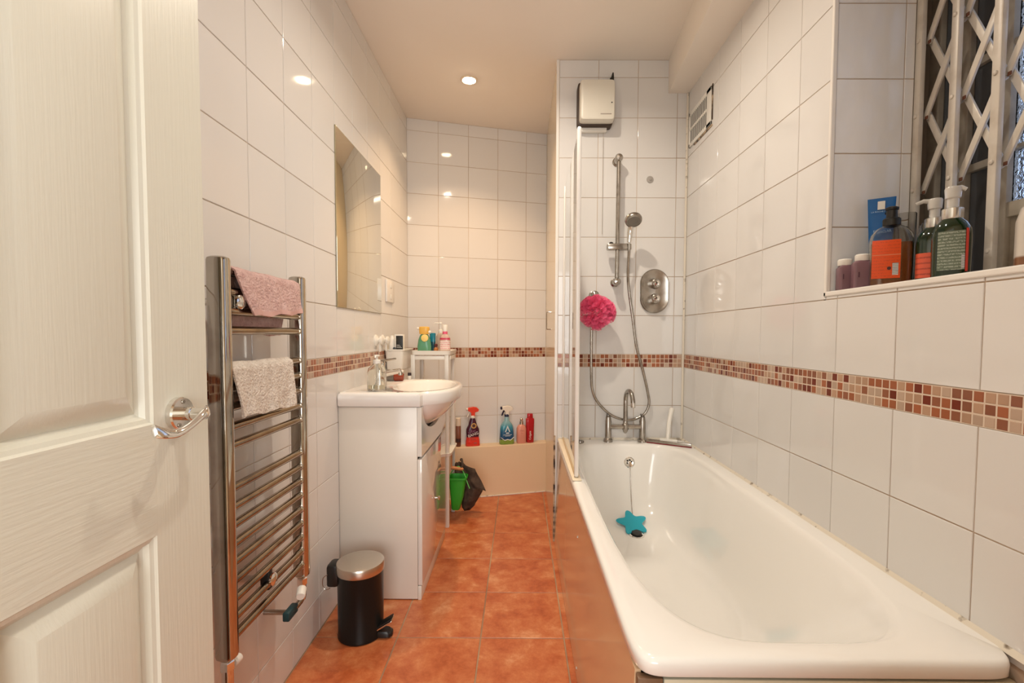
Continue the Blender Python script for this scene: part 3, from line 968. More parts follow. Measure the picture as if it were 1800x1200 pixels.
# jar lying behind the tap
jx, jy, jz = -0.652, 2.385, BZ+0.0215
jr = thing('small_jar', 'red-brown jar with a clear lid lying on its side behind the basin tap', 'jar', (jx, jy, BZ))
AX = (1, 0.12, 0)
obj('jar_body', MB().lathe([(0.018, 0.012), (0.0215, 0.016), (0.0215, 0.055), (0.016, 0.062), (0, 0.063)], (jx, jy, jz), AX, 24, True, False), mat('red_brown_jar', (0.28, 0.045, 0.018), 0.2), jr)
obj('jar_lid', MB().lathe([(0.019, -0.022), (0.0205, -0.020), (0.0205, 0.011), (0.019, 0.0125)], (jx, jy, jz), AX, 24), mat('smoky_lid', (0.30, 0.27, 0.24), 0.1, trans=0.5), jr)
tb = thing('toothpaste_cap', 'tiny black-capped tube standing on the far edge of the basin', 'tube', (-0.588, 2.505, BZ))
obj('tube_body', MB().lathe([(0.008, 0), (0.009, 0.003), (0.009, 0.018)], (-0.588, 2.505, BZ), N=16), PLW, tb)
obj('tube_cap', MB().lathe([(0.010, 0.018), (0.010, 0.031), (0.008, 0.034)], (-0.588, 2.505, BZ), N=16), mat('black_cap', (0.02, 0.008, 0.014), 0.3), tb)

# ------------------------------------------------------------------ mirror, socket, wall caddy
mi = thing('wall_mirror', 'frameless rectangular mirror on the left wall above the washbasin', 'mirror', (XL, 2.2, 1.57))
obj('mirror_glass', MB().box(XL+0.0005, XL+0.0055, 1.902, 2.506, 1.211, 1.930, 0.0012), MIRROR, mi)
obj('mirror_edge', MB().box(XL+0.0003, XL+0.0048, 1.900, 2.508, 1.209, 1.932, 0.0008), mat('mirror_edge_glass', (0.35, 0.30, 0.18), 0.2), mi)
so = thing('shaver_socket', 'white double switch plate on the left wall between the mirror and the corner', 'switch', (XL, 2.67, 1.345))
obj('faceplate', MB().box(XL, XL+0.011, 2.595, 2.745, 1.280, 1.402, 0.003), PLWB, so)
obj('rocker', MB().box(XL+0.010, XL+0.0145, 2.66, 2.685, 1.36, 1.385, 0.002), PLW, so)
obj('rocker', MB().box(XL+0.010, XL+0.0145, 2.66, 2.685, 1.30, 1.325, 0.002), PLW, so)

cd = thing('wall_caddy', 'white plastic suction caddy box on the left wall beside the corner shelf unit', 'caddy', (XL, 2.68, 0.905))
CX0, CX1, CY0, CY1, CZ0, CZ1 = XL+0.002, -0.632, 2.555, 2.80, 0.905, 1.018


def tray(x0, x1, y0, y1, z0, z1, t, taper=0.0, lip=0.0):
    def rc(i, z, s=0.0):
        return [(x, y, z) for x, y in ring((x0+x1)/2, (y0+y1)/2, (x1-x0)/2-i-s, (y1-y0)/2-i-s, 9, 40)]
    return MB().rings([rc(0.004, z0, taper), rc(0, z0+0.004, taper), rc(0, z1-0.008), rc(-lip, z1-0.006), rc(-lip, z1), rc(t, z1), rc(t, z0+t, taper)], True, True, True)


obj('caddy_box', tray(CX0, CX1, CY0, CY1, CZ0, CZ1, 0.003, 0.008, 0.004), PLW, cd, angle=40)
for y in (2.415, 2.530):
    cup = obj('suction_cup', MB().lathe([(0.030, 0), (0.030, 0.004), (0.022, 0.010), (0.012, 0.014), (0.012, 0.020), (0.021, 0.024), (0.021, 0.033), (0.015, 0.037), (0, 0.038)], (XL, y, 1.068), (1, 0, 0), 28, True, False), PLW, cd)
    obj('hook_strap', MB().box(XL+0.018, XL+0.026, y-0.006, y+0.006, 1.010, 1.055, 0.002), PLW, cup)
bx = thing('black_label_carton', 'small white carton with a black label standing in the white wall caddy', 'carton', (-0.655, 2.60, 0.912))
obj('carton', MB().box(-0.688, -0.642, 2.585, 2.625, 0.912, 1.100, 0.001), PLW, bx)
obj('black_label', MB().box(-0.680, -0.642, 2.5838, 2.586, 1.012, 1.092, 0.0005), mat('black_label', (0.02, 0.02, 0.018), 0.4), bx)
b = MB()
for k, z in enumerate((1.026, 1.033, 1.040)):
    b.box(-0.676, -0.648-0.006*k, 2.5832, 2.584, z, z+0.002)
obj('label_print', b, PLW, bx)
wt = thing('white_tube', 'white bottle with a black cap standing in the wall caddy beside the suction cup', 'bottle', (-0.70, 2.60, 0.912))
obj('bottle_body', MB().loft([(-0.706, 2.60, z, a, a, 2.2) for z, a in ((0.912, 0.014), (0.916, 0.017), (1.075, 0.017), (1.085, 0.010), (1.094, 0.009))], 20), PLW, wt)
obj('bottle_cap', MB().lathe([(0.008, 0), (0.0085, 0.003), (0.008, 0.010)], (-0.690, 2.586, 1.0215), (0.3, -1, 0), 14), BLACK, wt)

# ------------------------------------------------------------------ corner shelf unit with bottles
SX0, SX1, SY0, SY1, SZ = -0.610, -0.386, 2.632, 2.90, 1.003
sh = thing('shelf_unit', 'slim white freestanding shelf unit between the vanity and the back wall', 'shelf', ((SX0+SX1)/2, (SY0+SY1)/2, 0))
for x in (SX0+0.010, SX1-0.024):
    for y in (SY0+0.008, SY1-0.022):
        obj('leg', MB().loft([(x, y+0.007, z, a, a, 6) for z, a in ((0, 0.011), (0.004, 0.0125), (0.985, 0.0125))], 16), PLW, sh)


def curved_tray(z, h=0.020):
    """tray whose front edge sags a little between the corners"""
    x0, x1, y0, y1 = SX0, SX1, SY0-0.006, SY1
    def rc(i, zz):
        return [(x, y, zz) for x, y in ring((x0+x1)/2, (y0+y1)/2, (x1-x0)/2-i, (y1-y0)/2-i, 10, 40)]
    return MB().rings([rc(0.010, z-h), rc(0.002, z-h+0.003), rc(0, z-0.006), rc(-0.002, z), rc(0.004, z), rc(0.006, z-0.008)], True, True, True)


for z in (SZ+0.006, 0.428):
    obj('shelf_tray', curved_tray(z, 0.026 if z > 0.9 else 0.020), PLW, sh, angle=40)
obj('apron', MB().box(SX0+0.022, SX1-0.036, SY0+0.004, SY0+0.010, SZ-0.045, SZ-0.022, 0.002), PLW, sh)
obj('apron', MB().box(SX1-0.010, SX1-0.004, SY0+0.02, SY1-0.03, SZ-0.045, SZ-0.022, 0.002), PLW, sh)
obj('peg', MB().tube([(SX1-0.014, 2.735, 0.318), (SX1+0.050, 2.735, 0.310), (SX1+0.058, 2.735, 0.309)], [0.010, 0.010, 0.005], 12).tube([(SX1-0.012, 2.735, 0.315), (SX1-0.012, 2.735, 0.412)], 0.004, 8), mat('orange_wood', (0.55, 0.22, 0.08), 0.5), sh, label='orange wooden peg')


def sit(z, secs, N=32, deg=0, x=0, y=0):
    """loft bottle standing at x,y,z; secs (h,a,b,n)"""
    b = MB(); b.X = rot_at(x, y, deg)
    b.loft([(0, 0, z+h, a, bb, n) for h, a, bb, n in secs], N)
    return b


Zs = SZ-0.0015
# duck-shaped green bath bottle
x, y = -0.548, 2.705
t = thing('green_bath_bottle', 'green bath bottle with a yellow cap and round yellow badge on the shelf unit', 'bottle', (x, y, Zs))
obj('bottle_body', sit(Zs, [(0, .034, .020, 3), (.004, .038, .023, 3), (.03, .0395, .024, 3), (.07, .034, .022, 2.6), (.092, .025, .019, 2.4), (.100, .018, .016, 2.2)], 36, 0, x, y), mat('duck_green', (0.10, 0.30, 0.17), 0.25), t)
obj('cap', sit(Zs, [(.100, .026, .019, 3), (.104, .028, .020, 3), (.130, .030, .021, 3), (.140, .029, .020, 3), (.143, .024, .016, 3)], 32, 0, x, y), mat('duck_yellow', (0.80, 0.45, 0.08), 0.3), t)
obj('badge', MB().lathe([(0.021, 0), (0.020, 0.004), (0.012, 0.007), (0, 0.008)], (x+0.006, y-0.022, Zs+0.078), (0, -1, 0.1), 24, True, False), mat('badge_yellow', (0.85, 0.62, 0.20), 0.4), t)
obj('spout', MB().lathe([(0.008, 0), (0.0075, 0.014), (0.004, 0.018)], (x-0.026, y, Zs+0.132), (-1, 0, 0.05), 14), PLW, t)
obj('spout', MB().lathe([(0.009, 0), (0.0085, 0.012), (0.004, 0.016)], (x+0.024, y-0.004, Zs+0.112), (1, -0.2, 0), 14), PLW, t)
x, y = -0.513, 2.775
t = thing('teal_bottle', 'narrow teal bottle with a darker base between the green and pink bottles', 'bottle', (x, y, Zs))
obj('bottle_body', sit(Zs, [(0, .014, .014, 4), (.003, .016, .016, 4), (.055, .016, .016, 4)], 24, 0, x, y), mat('dark_teal', (0.005, 0.07, 0.10), 0.25), t)
obj('cap', sit(Zs, [(.055, .0155, .0155, 4), (.104, .017, .015, 4), (.107, .015, .013, 4)], 24, 0, x, y), mat('teal', (0.01, 0.20, 0.28), 0.25), t)
x, y = -0.487, 2.735
t = thing('brown_dropper', 'tiny brown bottle with an orange base on the shelf unit before the pump bottles', 'bottle', (x, y, Zs))
obj('bottle_body', sit(Zs, [(0, .012, .012, 2), (.002, .013, .013, 2), (.018, .013, .013, 2), (.024, .007, .007, 2), (.027, .007, .007, 2)], 20, 0, x, y), mat('orange_brown_glass', (0.45, 0.17, 0.05), 0.15), t)
obj('cap', sit(Zs, [(.026, .009, .009, 2), (.040, .010, .010, 2), (.044, .007, .007, 2)], 20, 0, x, y), mat('maroon_cap', (0.10, 0.015, 0.012), 0.3), t)
x, y = -0.470, 2.800
t = thing('clear_pump_bottle', 'tall clear pump bottle with a white pump at the back of the shelf unit', 'bottle', (x, y, Zs))
obj('bottle_body', sit(Zs, [(0, .024, .022, 3), (.004, .027, .025, 3), (.085, .027, .025, 3), (.104, .018, .017, 2.4), (.110, .012, .012, 2)], 28, 0, x, y), mat('milky_clear', (0.78, 0.66, 0.55), 0.1, trans=0.6), t)
obj('pump', sit(Zs, [(.108, .014, .014, 2), (.124, .014, .014, 2), (.127, .005, .005, 2), (.158, .005, .005, 2), (.160, .009, .009, 2), (.168, .009, .009, 2), (.171, .006, .006, 2)], 18, 0, x, y).tube([(-0.004, 0, Zs+.165), (-0.034, -0.006, Zs+.166), (-0.038, -0.006, Zs+.158)], 0.0038, 8), PLW, t)
x, y = -0.432, 2.725
t = thing('pink_spray_bottle', 'clear bottle with a pink label band and pink collar, rightmost on the shelf unit', 'bottle', (x, y, Zs))
obj('bottle_body', sit(Zs, [(0, .027, .018, 3), (.004, .030, .020, 3), (.075, .030, .020, 3), (.094, .020, .016, 2.4), (.102, .012, .012, 2)], 32, 0, x, y), mat('pinkish_clear', (0.85, 0.62, 0.52), 0.12, trans=0.35), t)
obj('label', sit(Zs, [(.012, .0306, .0206, 3), (.062, .0306, .0206, 3)], 32, 0, x, y), print_lines('pink_label_print', (0.80, 0.66, 0.60), (0.60, 0.08, 0.14), 90, 'Z', 0.6), t, label='white and pink label')
obj('label_band', sit(Zs, [(.068, .0304, .0204, 3), (.079, .0296, .0200, 3)], 32, 0, x, y), mat('raspberry', (0.55, 0.04, 0.09), 0.3), t)
obj('collar', sit(Zs, [(.101, .0145, .0145, 2), (.116, .0145, .0145, 2)], 20, 0, x, y), mat('pink_collar', (0.80, 0.12, 0.22), 0.3), t)
obj('cap', sit(Zs, [(.116, .0135, .0135, 2), (.150, .0145, .0145, 2), (.154, .012, .012, 2)], 20, 0, x, y), PLW, t)
# cream pack lying on the middle tier
t = thing('cream_pack', 'cream coloured pack lying on the middle tier of the shelf unit', 'pack', (-0.53, 2.76, 0.42))
obj('pack', MB().box(-0.572, -0.49, 2.70, 2.80, 0.4205, 0.470, 0.006), CREAMP, t)

# ---- hanging under the shelf: green tub and dark cloth bag
GREEN = mat('bright_green_plastic', (0.03, 0.33, 0.025), 0.35)
t = thing('green_tub', 'bright green plastic tub hanging from the peg of the shelf unit', 'tub', (-0.375, 2.745, 0.07))
gx, gy = -0.360, 2.742
secs = [(gx-0.012, gy, 0.072, .020, .030, 4), (gx-0.012, gy, 0.080, .026, .036, 4), (gx-0.004, gy, 0.15, .038, .045, 5), (gx, gy, 0.255, .050, .052, 6), (gx, gy, 0.258, .056, .057, 6), (gx, gy, 0.266, .056, .057, 6), (gx, gy, 0.266, .048, .050, 6), (gx, gy, 0.250, .046, .048, 6), (gx-0.010, gy, 0.085, .022, .032, 4)]
obj('tub_body', MB().loft(secs, 36), GREEN, t, angle=40)
obj('handle', MB().tube(spline([(gx-0.055, gy, 0.262), (gx-0.03, gy+0.002, 0.300), (gx+0.005, gy-0.007, 0.325), (gx+0.035, gy-0.004, 0.285), (gx+0.056, gy-0.03, 0.240), (gx+0.072, gy-0.040, 0.205)], 6), 0.003, 8), mat('light_green_wire', (0.12, 0.45, 0.10), 0.3), t)
CLOTH = mat('dark_brown_cloth', (0.045, 0.028, 0.018), 0.85, var=(30, (0.095, 0.062, 0.042), 0.4, 0.7), bump=(90, 0.6, 0.004))
t = thing('dark_cloth_bag', 'crumpled dark brown cloth bag hanging behind the green tub at the shelf unit', 'bag', (-0.30, 2.83, 0.06))
rg = random.Random(9)
rs = []
bagp = [(-0.352, 0.345, .012), (-0.345, 0.335, .026), (-0.330, 0.305, .044), (-0.312, 0.27, .054), (-0.292, 0.235, .060), (-0.284, 0.215, .054), (-0.272, 0.20, .062), (-0.268, 0.165, .062), (-0.285, 0.115, .050), (-0.292, 0.080, .036), (-0.295, 0.060, .018)]
bagp = [(a_-0.022, b_-0.026, c_) for a_, b_, c_ in bagp]
for k, (bxx, bz, a) in enumerate(bagp):
    row = []
    for i in range(40):
        th = 2*pi*i/40
        r_ = a*(1+0.10*sin(3*th+k*0.9)+0.06*sin(7*th+k*1.7)+0.03*sin(13*th-k))
        row.append((bxx+r_*cos(th), 2.832+0.75*r_*sin(th), bz+0.008*sin(2*th+k)))
    rs.append(row)
obj('bag_body', MB().rings(rs), CLOTH, t, angle=28)
obj('strap', MB().tube(spline([(-0.355, 2.832, 0.338), (-0.345, 2.79, 0.352), (-0.335, 2.748, 0.3235), (-0.345, 2.733, 0.318)], 6), 0.007, 8), CLOTH, t)
# loose end of cloth folded over the front
rs = []
for k in range(9):
    tt = k/8
    row = []
    for i in range(10):
        u = i/9
        row.append((-0.345+0.085*u+0.055*tt+0.006*sin(5*u+3*tt), 2.785-0.008*sin(4*u)-0.004*sin(9*tt), 0.325-0.03*u-0.115*tt-0.02*u*tt))
    rs.append(row)
b = MB()
b.rings(rs, False, False, False)
b.rings([[(p[0], p[1]+0.004, p[2]) for p in r] for r in rs], False, False, False)
obj('bag_flap', b, CLOTH, t, angle=60)

# ------------------------------------------------------------------ bottles on the back ledge


def ledge_pt(x, out):
    """point on the ledge at room x, out metres in front of the back wall"""
    s = (x-XL-out*sin(AB))/cos(AB)
    p = ob+ub*s+nb*out
    return p.x, p.y


LD = math.degrees(AB)
Zl = LEDGE+0.0005
x, y = ledge_pt(-0.412, 0.050)
t = thing('brown_aerosol', 'slim brown bottle with a cream cap, leftmost on the back ledge', 'bottle', (x, y, Zl))
obj('bottle_body', sit(Zl, [(0, .016, .016, 2), (.003, .0175, .0175, 2), (.135, .0175, .0175, 2), (.14, .015, .015, 2)], 24, LD, x, y), two_tone('brown_bottle', (0.16, 0.055, 0.03), (0.24, 0.09, 0.055), 2, 0.05, rough=0.25), t)
obj('label', sit(Zl, [(.03, .0178, .0178, 2), (.055, .0178, .0178, 2)], 24, LD, x, y), mat('dark_brown_label', (0.05, 0.02, 0.02), 0.4), t)
obj('cap', sit(Zl, [(.14, .0165, .0165, 2), (.19, .0165, .0165, 2), (.193, .014, .014, 2)], 24, LD, x, y), mat('cream_cap', (0.80, 0.68, 0.55), 0.35), t)


def spray_bottle(name, label, x, y, body, shoulders, head, nozz, trig, cap, extra):
    t = thing(name, label, 'spray bottle', (x, y, Zl))
    obj('bottle_body', sit(Zl, shoulders, 36, LD, x, y), body, t, angle=50)
    zt = Zl+shoulders[-1][0]
    M = rot_at(x, y, LD)
    b = MB(); b.X = M
    b.lathe([(0.0155, zt-0.004-Zl), (0.0165, zt+0.012-Zl), (0.012, zt+0.018-Zl)], (0, 0, Zl), N=24)
    obj('collar', b, cap, t)
    # trigger head: outline in the bottle's own xz plane, nozzle to the left
    h = zt+0.012
    poly = [(0.014, h), (0.016, h+0.028), (0.040, h+0.034), (0.042, h+0.046), (0.028, h+0.060), (0.004, h+0.064), (-0.026, h+0.060), (-0.034, h+0.055), (-0.034, h+0.040), (-0.020, h+0.034), (-0.010, h+0.022), (-0.010, h)]
    b = MB(); b.X = M
    b.rings([[(p[0]*0.93, -0.011, h+(p[1]-h)*0.96) for p in poly], [(p[0], -0.008, p[1]) for p in poly], [(p[0], 0.008, p[1]) for p in poly], [(p[0]*0.93, 0.011, h+(p[1]-h)*0.96) for p in poly]])
    obj('trigger_head', b, head, t, angle=30)
    b = MB(); b.X = M
    b.lathe([(0.0095, 0), (0.0105, 0.002), (0.0105, 0.011), (0.006, 0.013)], (-0.032, 0, h+0.048), (-1, 0, 0), 18)
    obj('nozzle', b, nozz, t)
    b = MB(); b.X = M
    pts = spline([(-0.014, 0, h+0.034), (-0.026, 0, h+0.018), (-0.034, 0, h-0.004)], 5)
    b.tube(pts, [0.0065]*4+[0.0055]*4+[0.0045]*3, 10)
    obj('trigger', b, trig, t)
    for e in extra:
        e(t, M)
    return t


RED = mat('bright_red_plastic', (0.78, 0.055, 0.025), 0.3)
x, y = ledge_pt(-0.318, 0.050)


def cb_extra(t, M):
    b = MB(); b.X = M
    b.lathe([(0.0185, 0), (0.0185, 0.0012)], (0.004, -0.0245, Zl+0.139), (0, -1, 0), 28)
    obj('badge', b, mat('gold_badge', (0.62, 0.36, 0.12), 0.4), t)
    b = MB(); b.X = M
    b.lathe([(0.011, 0), (0.011, 0.0008)], (0.004, -0.0258, Zl+0.139), (0, -1, 0), 24)
    obj('badge_centre', b, mat('dark_badge', (0.10, 0.04, 0.03), 0.4), t)
    b = MB(); b.X = M
    for k in range(9):
        a = radians(15+19*k)
        c0, c1 = 0.018, 0.040 if k % 2 else 0.034
        px, pz = cos(a), sin(a)*0.8
        q = [(px*c0-0.001*pz, Zl+0.078+pz*c0), (px*c1-0.003*pz, Zl+0.078+pz*c1), (px*c1+0.003*pz, Zl+0.078+pz*c1+0.002)]
        b.rings([[(p[0], -0.0268, p[1]) for p in q], [(p[0], -0.0262, p[1]) for p in q]])
    obj('star_rays', b, mat('violet_rays', (0.42, 0.20, 0.34), 0.4), t)
    lettering('BANG', 0.027, M @ face_cam(-0.001, -0.0312, Zl+0.080, 0, 18), mat('white_print', (0.85, 0.80, 0.75), 0.4), t)
    b = MB(); b.X = M
    b.box(-0.022, 0.010, -0.0272, -0.0266, Zl+0.052, Zl+0.056).box(-0.014, 0.022, -0.0276, -0.027, Zl+0.043, Zl+0.046).box(0.004, 0.024, -0.0285, -0.0278, Zl+0.018, Zl+0.026)
    obj('small_print', b, mat('dull_print', (0.42, 0.10, 0.07), 0.4), t)


spray_bottle('red_spray_bottle', 'red and purple trigger spray bottle with a red head on the back ledge', x, y,
             two_tone('red_and_purple_wrap', (0.78, 0.05, 0.03), (0.060, 0.010, 0.028), 2, 0.061, 0.004, 0.25),
             [(0, .046, .022, 4), (.004, .049, .025, 4), (.03, .047, .026, 4), (.065, .041, .026, 3.4), (.095, .045, .026, 3.2), (.115, .043, .025, 3), (.140, .030, .022, 2.6), (.170, .022, .019, 2.3), (.188, .016, .016, 2)],
             RED, PLW, PLW, PLW, [cb_extra])
x, y = ledge_pt(-0.088, 0.050)


def as_extra(t, M):
    b = MB(); b.X = M
    for s_ in (-1, 1):
        q = [(0, Zl+0.132), (s_*0.019, Zl+0.086), (s_*0.011, Zl+0.086), (0, Zl+0.114)]
        b.rings([[(p[0], -0.0290, p[1]) for p in q], [(p[0], -0.0280, p[1]) for p in q]])
    obj('triangle_logo', b, mat('pale_logo', (0.70, 0.78, 0.80), 0.4), t)
    b = MB(); b.X = M
    b.box(-0.011, 0.011, -0.0290, -0.0280, Zl+0.074, Zl+0.082).box(-0.030, 0.030, -0.0295, -0.0285, Zl+0.065, Zl+0.068).box(-0.018, 0.020, -0.0295, -0.0285, Zl+0.057, Zl+0.060)
    obj('small_print', b, mat('pale_print', (0.62, 0.70, 0.75), 0.4), t)
    b = MB(); b.X = M
    rs_ = []
    for k, zz in enumerate((0, 1)):
        q = []
        for u in (-1, -0.5, 0, 0.5, 1):
            q.append((u*0.048, Zl+0.034+0.016*abs(u)-0.004*(1-abs(u))*0))
        rs_.append(q)
    for s_ in (-1, 1):
        q = [(0, Zl+0.032), (s_*0.020, Zl+0.026), (s_*0.046, Zl+0.046), (s_*0.046, Zl+0.050), (s_*0.020, Zl+0.031), (0, Zl+0.037)]
        b.rings([[(p[0], -0.0312, p[1]) for p in q], [(p[0], -0.020, p[1]) for p in q]])
    obj('white_swoosh', b, PLW, t)


def blue_wrap():
    m = mat('blue_and_green_wrap', (0.02, 0.10, 0.25), 0.2)
    nt, b = nodes_of(m)
    tc = nt.nodes.new('ShaderNodeTexCoord'); sp = nt.nodes.new('ShaderNodeSeparateXYZ')
    nt.links.new(tc.outputs['Object'], sp.inputs[0])
    r = nt.nodes.new('ShaderNodeValToRGB')
    mr = nt.nodes.new('ShaderNodeMapRange'); mr.inputs['From Max'].default_value = 0.19
    nt.links.new(sp.outputs[2], mr.inputs['Value']); nt.links.new(mr.outputs[0], r.inputs[0])
    e = r.color_ramp.elements
    e[0].position = 0.0; e[0].color = (0.20, 0.32, 0.05, 1)
    e[1].position = 1.0; e[1].color = (0.30, 0.45, 0.50, 1)
    for p_, c_ in ((0.17, (0.28, 0.40, 0.08, 1)), (0.18, (0.012, 0.055, 0.15, 1)), (0.45, (0.02, 0.12, 0.24, 1)), (0.62, (0.05, 0.28, 0.38, 1)), (0.80, (0.25, 0.45, 0.48, 1))):
        k = e.new(p_); k.color = c_
    nt.links.new(r.outputs[0], b.inputs['Base Color'])
    return m


spray_bottle('blue_spray_bottle', 'blue and green trigger spray bottle with a white head on the back ledge', x, y, blue_wrap(),
             [(0, .048, .024, 4), (.004, .051, .027, 4), (.04, .049, .028, 4), (.075, .047, .028, 3.4), (.10, .046, .027, 3.2), (.125, .042, .025, 3), (.145, .030, .022, 2.6), (.158, .019, .018, 2.2), (.188, .016, .016, 2)],
             mat('white_trigger_head', (0.82, 0.76, 0.66), 0.3), mat('navy_nozzle', (0.012, 0.012, 0.04), 0.3), MATS['navy_nozzle'] if 'navy_nozzle' in MATS else BLACK, mat('navy_collar', (0.02, 0.03, 0.07), 0.3), [as_extra])
x, y = ledge_pt(0.014, 0.050)
t = thing('pink_lotion_bottle', 'round pink lotion bottle with a silver cap on the back ledge', 'bottle', (x, y, Zl))
obj('bottle_body', sit(Zl, [(0, .031, .022, 2.6), (.004, .034, .024, 2.6), (.10, .034, .024, 2.6), (.118, .028, .021, 2.4), (.130, .012, .012, 2)], 32, LD, x, y), mat('salmon_lotion', (0.72, 0.30, 0.22), 0.25), t)
obj('cap', sit(Zl, [(.128, .0125, .0125, 2), (.150, .0125, .0125, 2), (.152, .008, .008, 2), (.168, .010, .010, 2), (.172, .007, .007, 2)], 20, LD, x, y), STEEL, t)
b = MB(); b.X = rot_at(x, y, LD)
b.box(-0.014, 0.010, -0.0252, -0.0240, Zl+0.088, Zl+0.091).box(-0.010, 0.012, -0.0252, -0.0240, Zl+0.070, Zl+0.072)
obj('label_print', b, mat('faint_pink_print', (0.55, 0.20, 0.16), 0.4), t)
x, y = ledge_pt(0.074, 0.048)
t = thing('red_shampoo_bottle', 'tall red bottle with a stepped cap, rightmost on the back ledge', 'bottle', (x, y, Zl))
RED2 = mat('deep_red', (0.45, 0.012, 0.018), 0.22)
obj('bottle_body', sit(Zl, [(0, .022, .018, 4), (.004, .025, .020, 4), (.14, .029, .020, 4), (.165, .029, .018, 4), (.172, .022, .016, 3)], 28, LD, x, y), RED2, t)
obj('cap', sit(Zl, [(.172, .020, .016, 3), (.176, .0205, .0165, 3), (.198, .0195, .016, 3), (.203, .017, .014, 3)], 24, LD, x, y), RED2, t)
lettering('Colgate', 0.020, rot_at(x, y, LD) @ face_cam(-0.004, -0.0206, Zl+0.052, 0, 90), MATS['white_print'], t)

# ------------------------------------------------------------------ bath
RIM = 0.55
bt = thing('bathtub', 'white acrylic bathtub along the right wall under the window', 'bathtub', (0.53, 1.63, 0))
NB = 160
ox, oy, oa, obb = 0.5305, (0.778+2.468)/2, 0.3285, (2.468-0.778)/2


def bring(x0, x1, y0, y1, z, nn_, n_near=None):
    cx_, cy_, a, b_ = (x0+x1)/2, (y0+y1)/2, (x1-x0)/2, (y1-y0)/2
    out = []
    for i in range(NB):
        th = 2*pi*(i+0.5)/NB
        n = n_near if (n_near and sin(th) < 0) else nn_
        out.append((cx_+a*sgnpow(cos(th), 2/n), cy_+b_*sgnpow(sin(th), 2/n), z))
    return out


X0, X1, Y0, Y1_ = 0.200, 0.859, 0.778, 2.468
NO = 26
rs = [bring(X0+0.006, X1, Y0+0.006, Y1_, 0.516, NO), bring(X0+0.001, X1, Y0+0.001, Y1_, 0.521, NO), bring(X0, X1, Y0, Y1_, 0.540, NO), bring(X0+0.003, X1, Y0+0.003, Y1_, 0.547, NO), bring(X0+0.010, X1, Y0+0.010, Y1_, RIM, NO),
      bring(0.244, 0.814, 0.822, 2.372, RIM, 5, 4.2), bring(0.252, 0.806, 0.832, 2.364, 0.546, 5, 4.0), bring(0.259, 0.799, 0.842, 2.357, 0.536, 5, 3.9)]
# inner wall: near end slopes for the back, tap end is steep
for z, ix, y0, y1, n1, n2 in ((0.50, 0.268, 0.868, 2.348, 5, 3.6), (0.44, 0.282, 0.93, 2.335, 4.8, 3.2), (0.38, 0.294, 1.00, 2.320, 4.6, 3.0), (0.32, 0.305, 1.075, 2.300, 4.4, 2.9), (0.27, 0.315, 1.145, 2.276, 4.2, 2.8), (0.23, 0.328, 1.21, 2.24, 4, 2.7), (0.205, 0.345, 1.28, 2.19, 3.8, 2.7), (0.190, 0.372, 1.36, 2.12, 3.6, 2.6), (0.183, 0.405, 1.46, 2.04, 3.4, 2.6), (0.181, 0.45, 1.60, 1.93, 3, 2.5)):
    rs.append(bring(ix, 1.058-ix, y0, y1, z, n1, n2))
obj('tub', MB().rings(rs, True, False, True), ACRYL, bt, angle=55)
# overflow, chain, waste
ovx, ovz, ovy = 0.553, 0.462, 2.3425
of = obj('overflow_plate', MB().lathe([(0.027, 0), (0.027, 0.003), (0.023, 0.006), (0.018, 0.0035), (0, 0.003)], (ovx, ovy, ovz), (0, -1, 0.2), 32, True, False), CHROME, bt)
for k in range(6):
    a = pi/3*k+0.3
    obj('overflow_hole', MB().lathe([(0.0042, 0.0038), (0.0042, 0.0046)], (ovx+0.011*cos(a), ovy, ovz+0.011*sin(a)), (0, -1, 0.2), 12), BLACK, of)
obj('plug_chain', MB().tube(spline([(ovx+0.002, ovy-0.008, ovz-0.016), (ovx+0.001, 2.325, 0.43), (ovx, 2.312, 0.38), (ovx-0.002, 2.290, 0.32), (ovx-0.004, 2.264, 0.27), (ovx-0.008, 2.226, 0.236), (ovx-0.016, 2.196, 0.226)], 6), 0.0021, 6), SATIN, bt)
obj('waste', MB().lathe([(0.034, 0), (0.034, 0.003), (0.028, 0.004), (0.024, 0.002), (0, 0.002)], (0.538, 2.115, 0.191), (0, -0.15, 1), 28, True, False), CHROME, bt)
obj('plug', MB().lathe([(0.022, 0), (0.024, 0.004), (0.022, 0.009), (0, 0.010)], (0.538, 2.118, 0.193), (0, -0.15, 1), 24, True, False), BLACK, bt)
obj('side_leg_frame', MB().box(0.24, 0.82, 0.82, 2.44, 0.02, 0.05), MATS['shabby_painted_timber'], bt)
obj('corner_post', MB().box(0.222, 0.250, 0.800, 0.828, 0.0, 0.515, 0.002), MATS['dark_brown_plastic'], bt)

pn = thing('bath_side_panel', 'glossy cream panel closing the long side of the bathtub beside the floor', 'panel', (0.2, 1.6, 0))
obj('panel_board', MB().prism([(0.186, 0.004), (0.202, 0.004), (0.216, 0.514), (0.205, 0.514)], 0.806, YF-0.012, 'xz'), PANEL, pn)
for y, z in ((1.585, 0.408), (1.47, 0.03)):
    obj('panel_screw', MB().lathe([(0.006, 0), (0.005, 0.003), (0, 0.004)], (0.1865+0.0365*z, y, z), (-1, 0, 0), 14, True, False), CHROME, pn)
pe = thing('bath_end_panel', 'cream panel under the near end of the bathtub', 'panel', (0.53, 0.79, 0))
obj('panel_board', MB().box(0.252, XR-0.003, 0.790, 0.802, 0.004, 0.507, 0.002), PANELE, pe)
obj('panel_edge', MB().box(0.206, 0.250, 0.788, 0.804, 0.004, 0.510, 0.002), mat('brown_board_edge', (0.20, 0.11, 0.06), 0.4), pe)

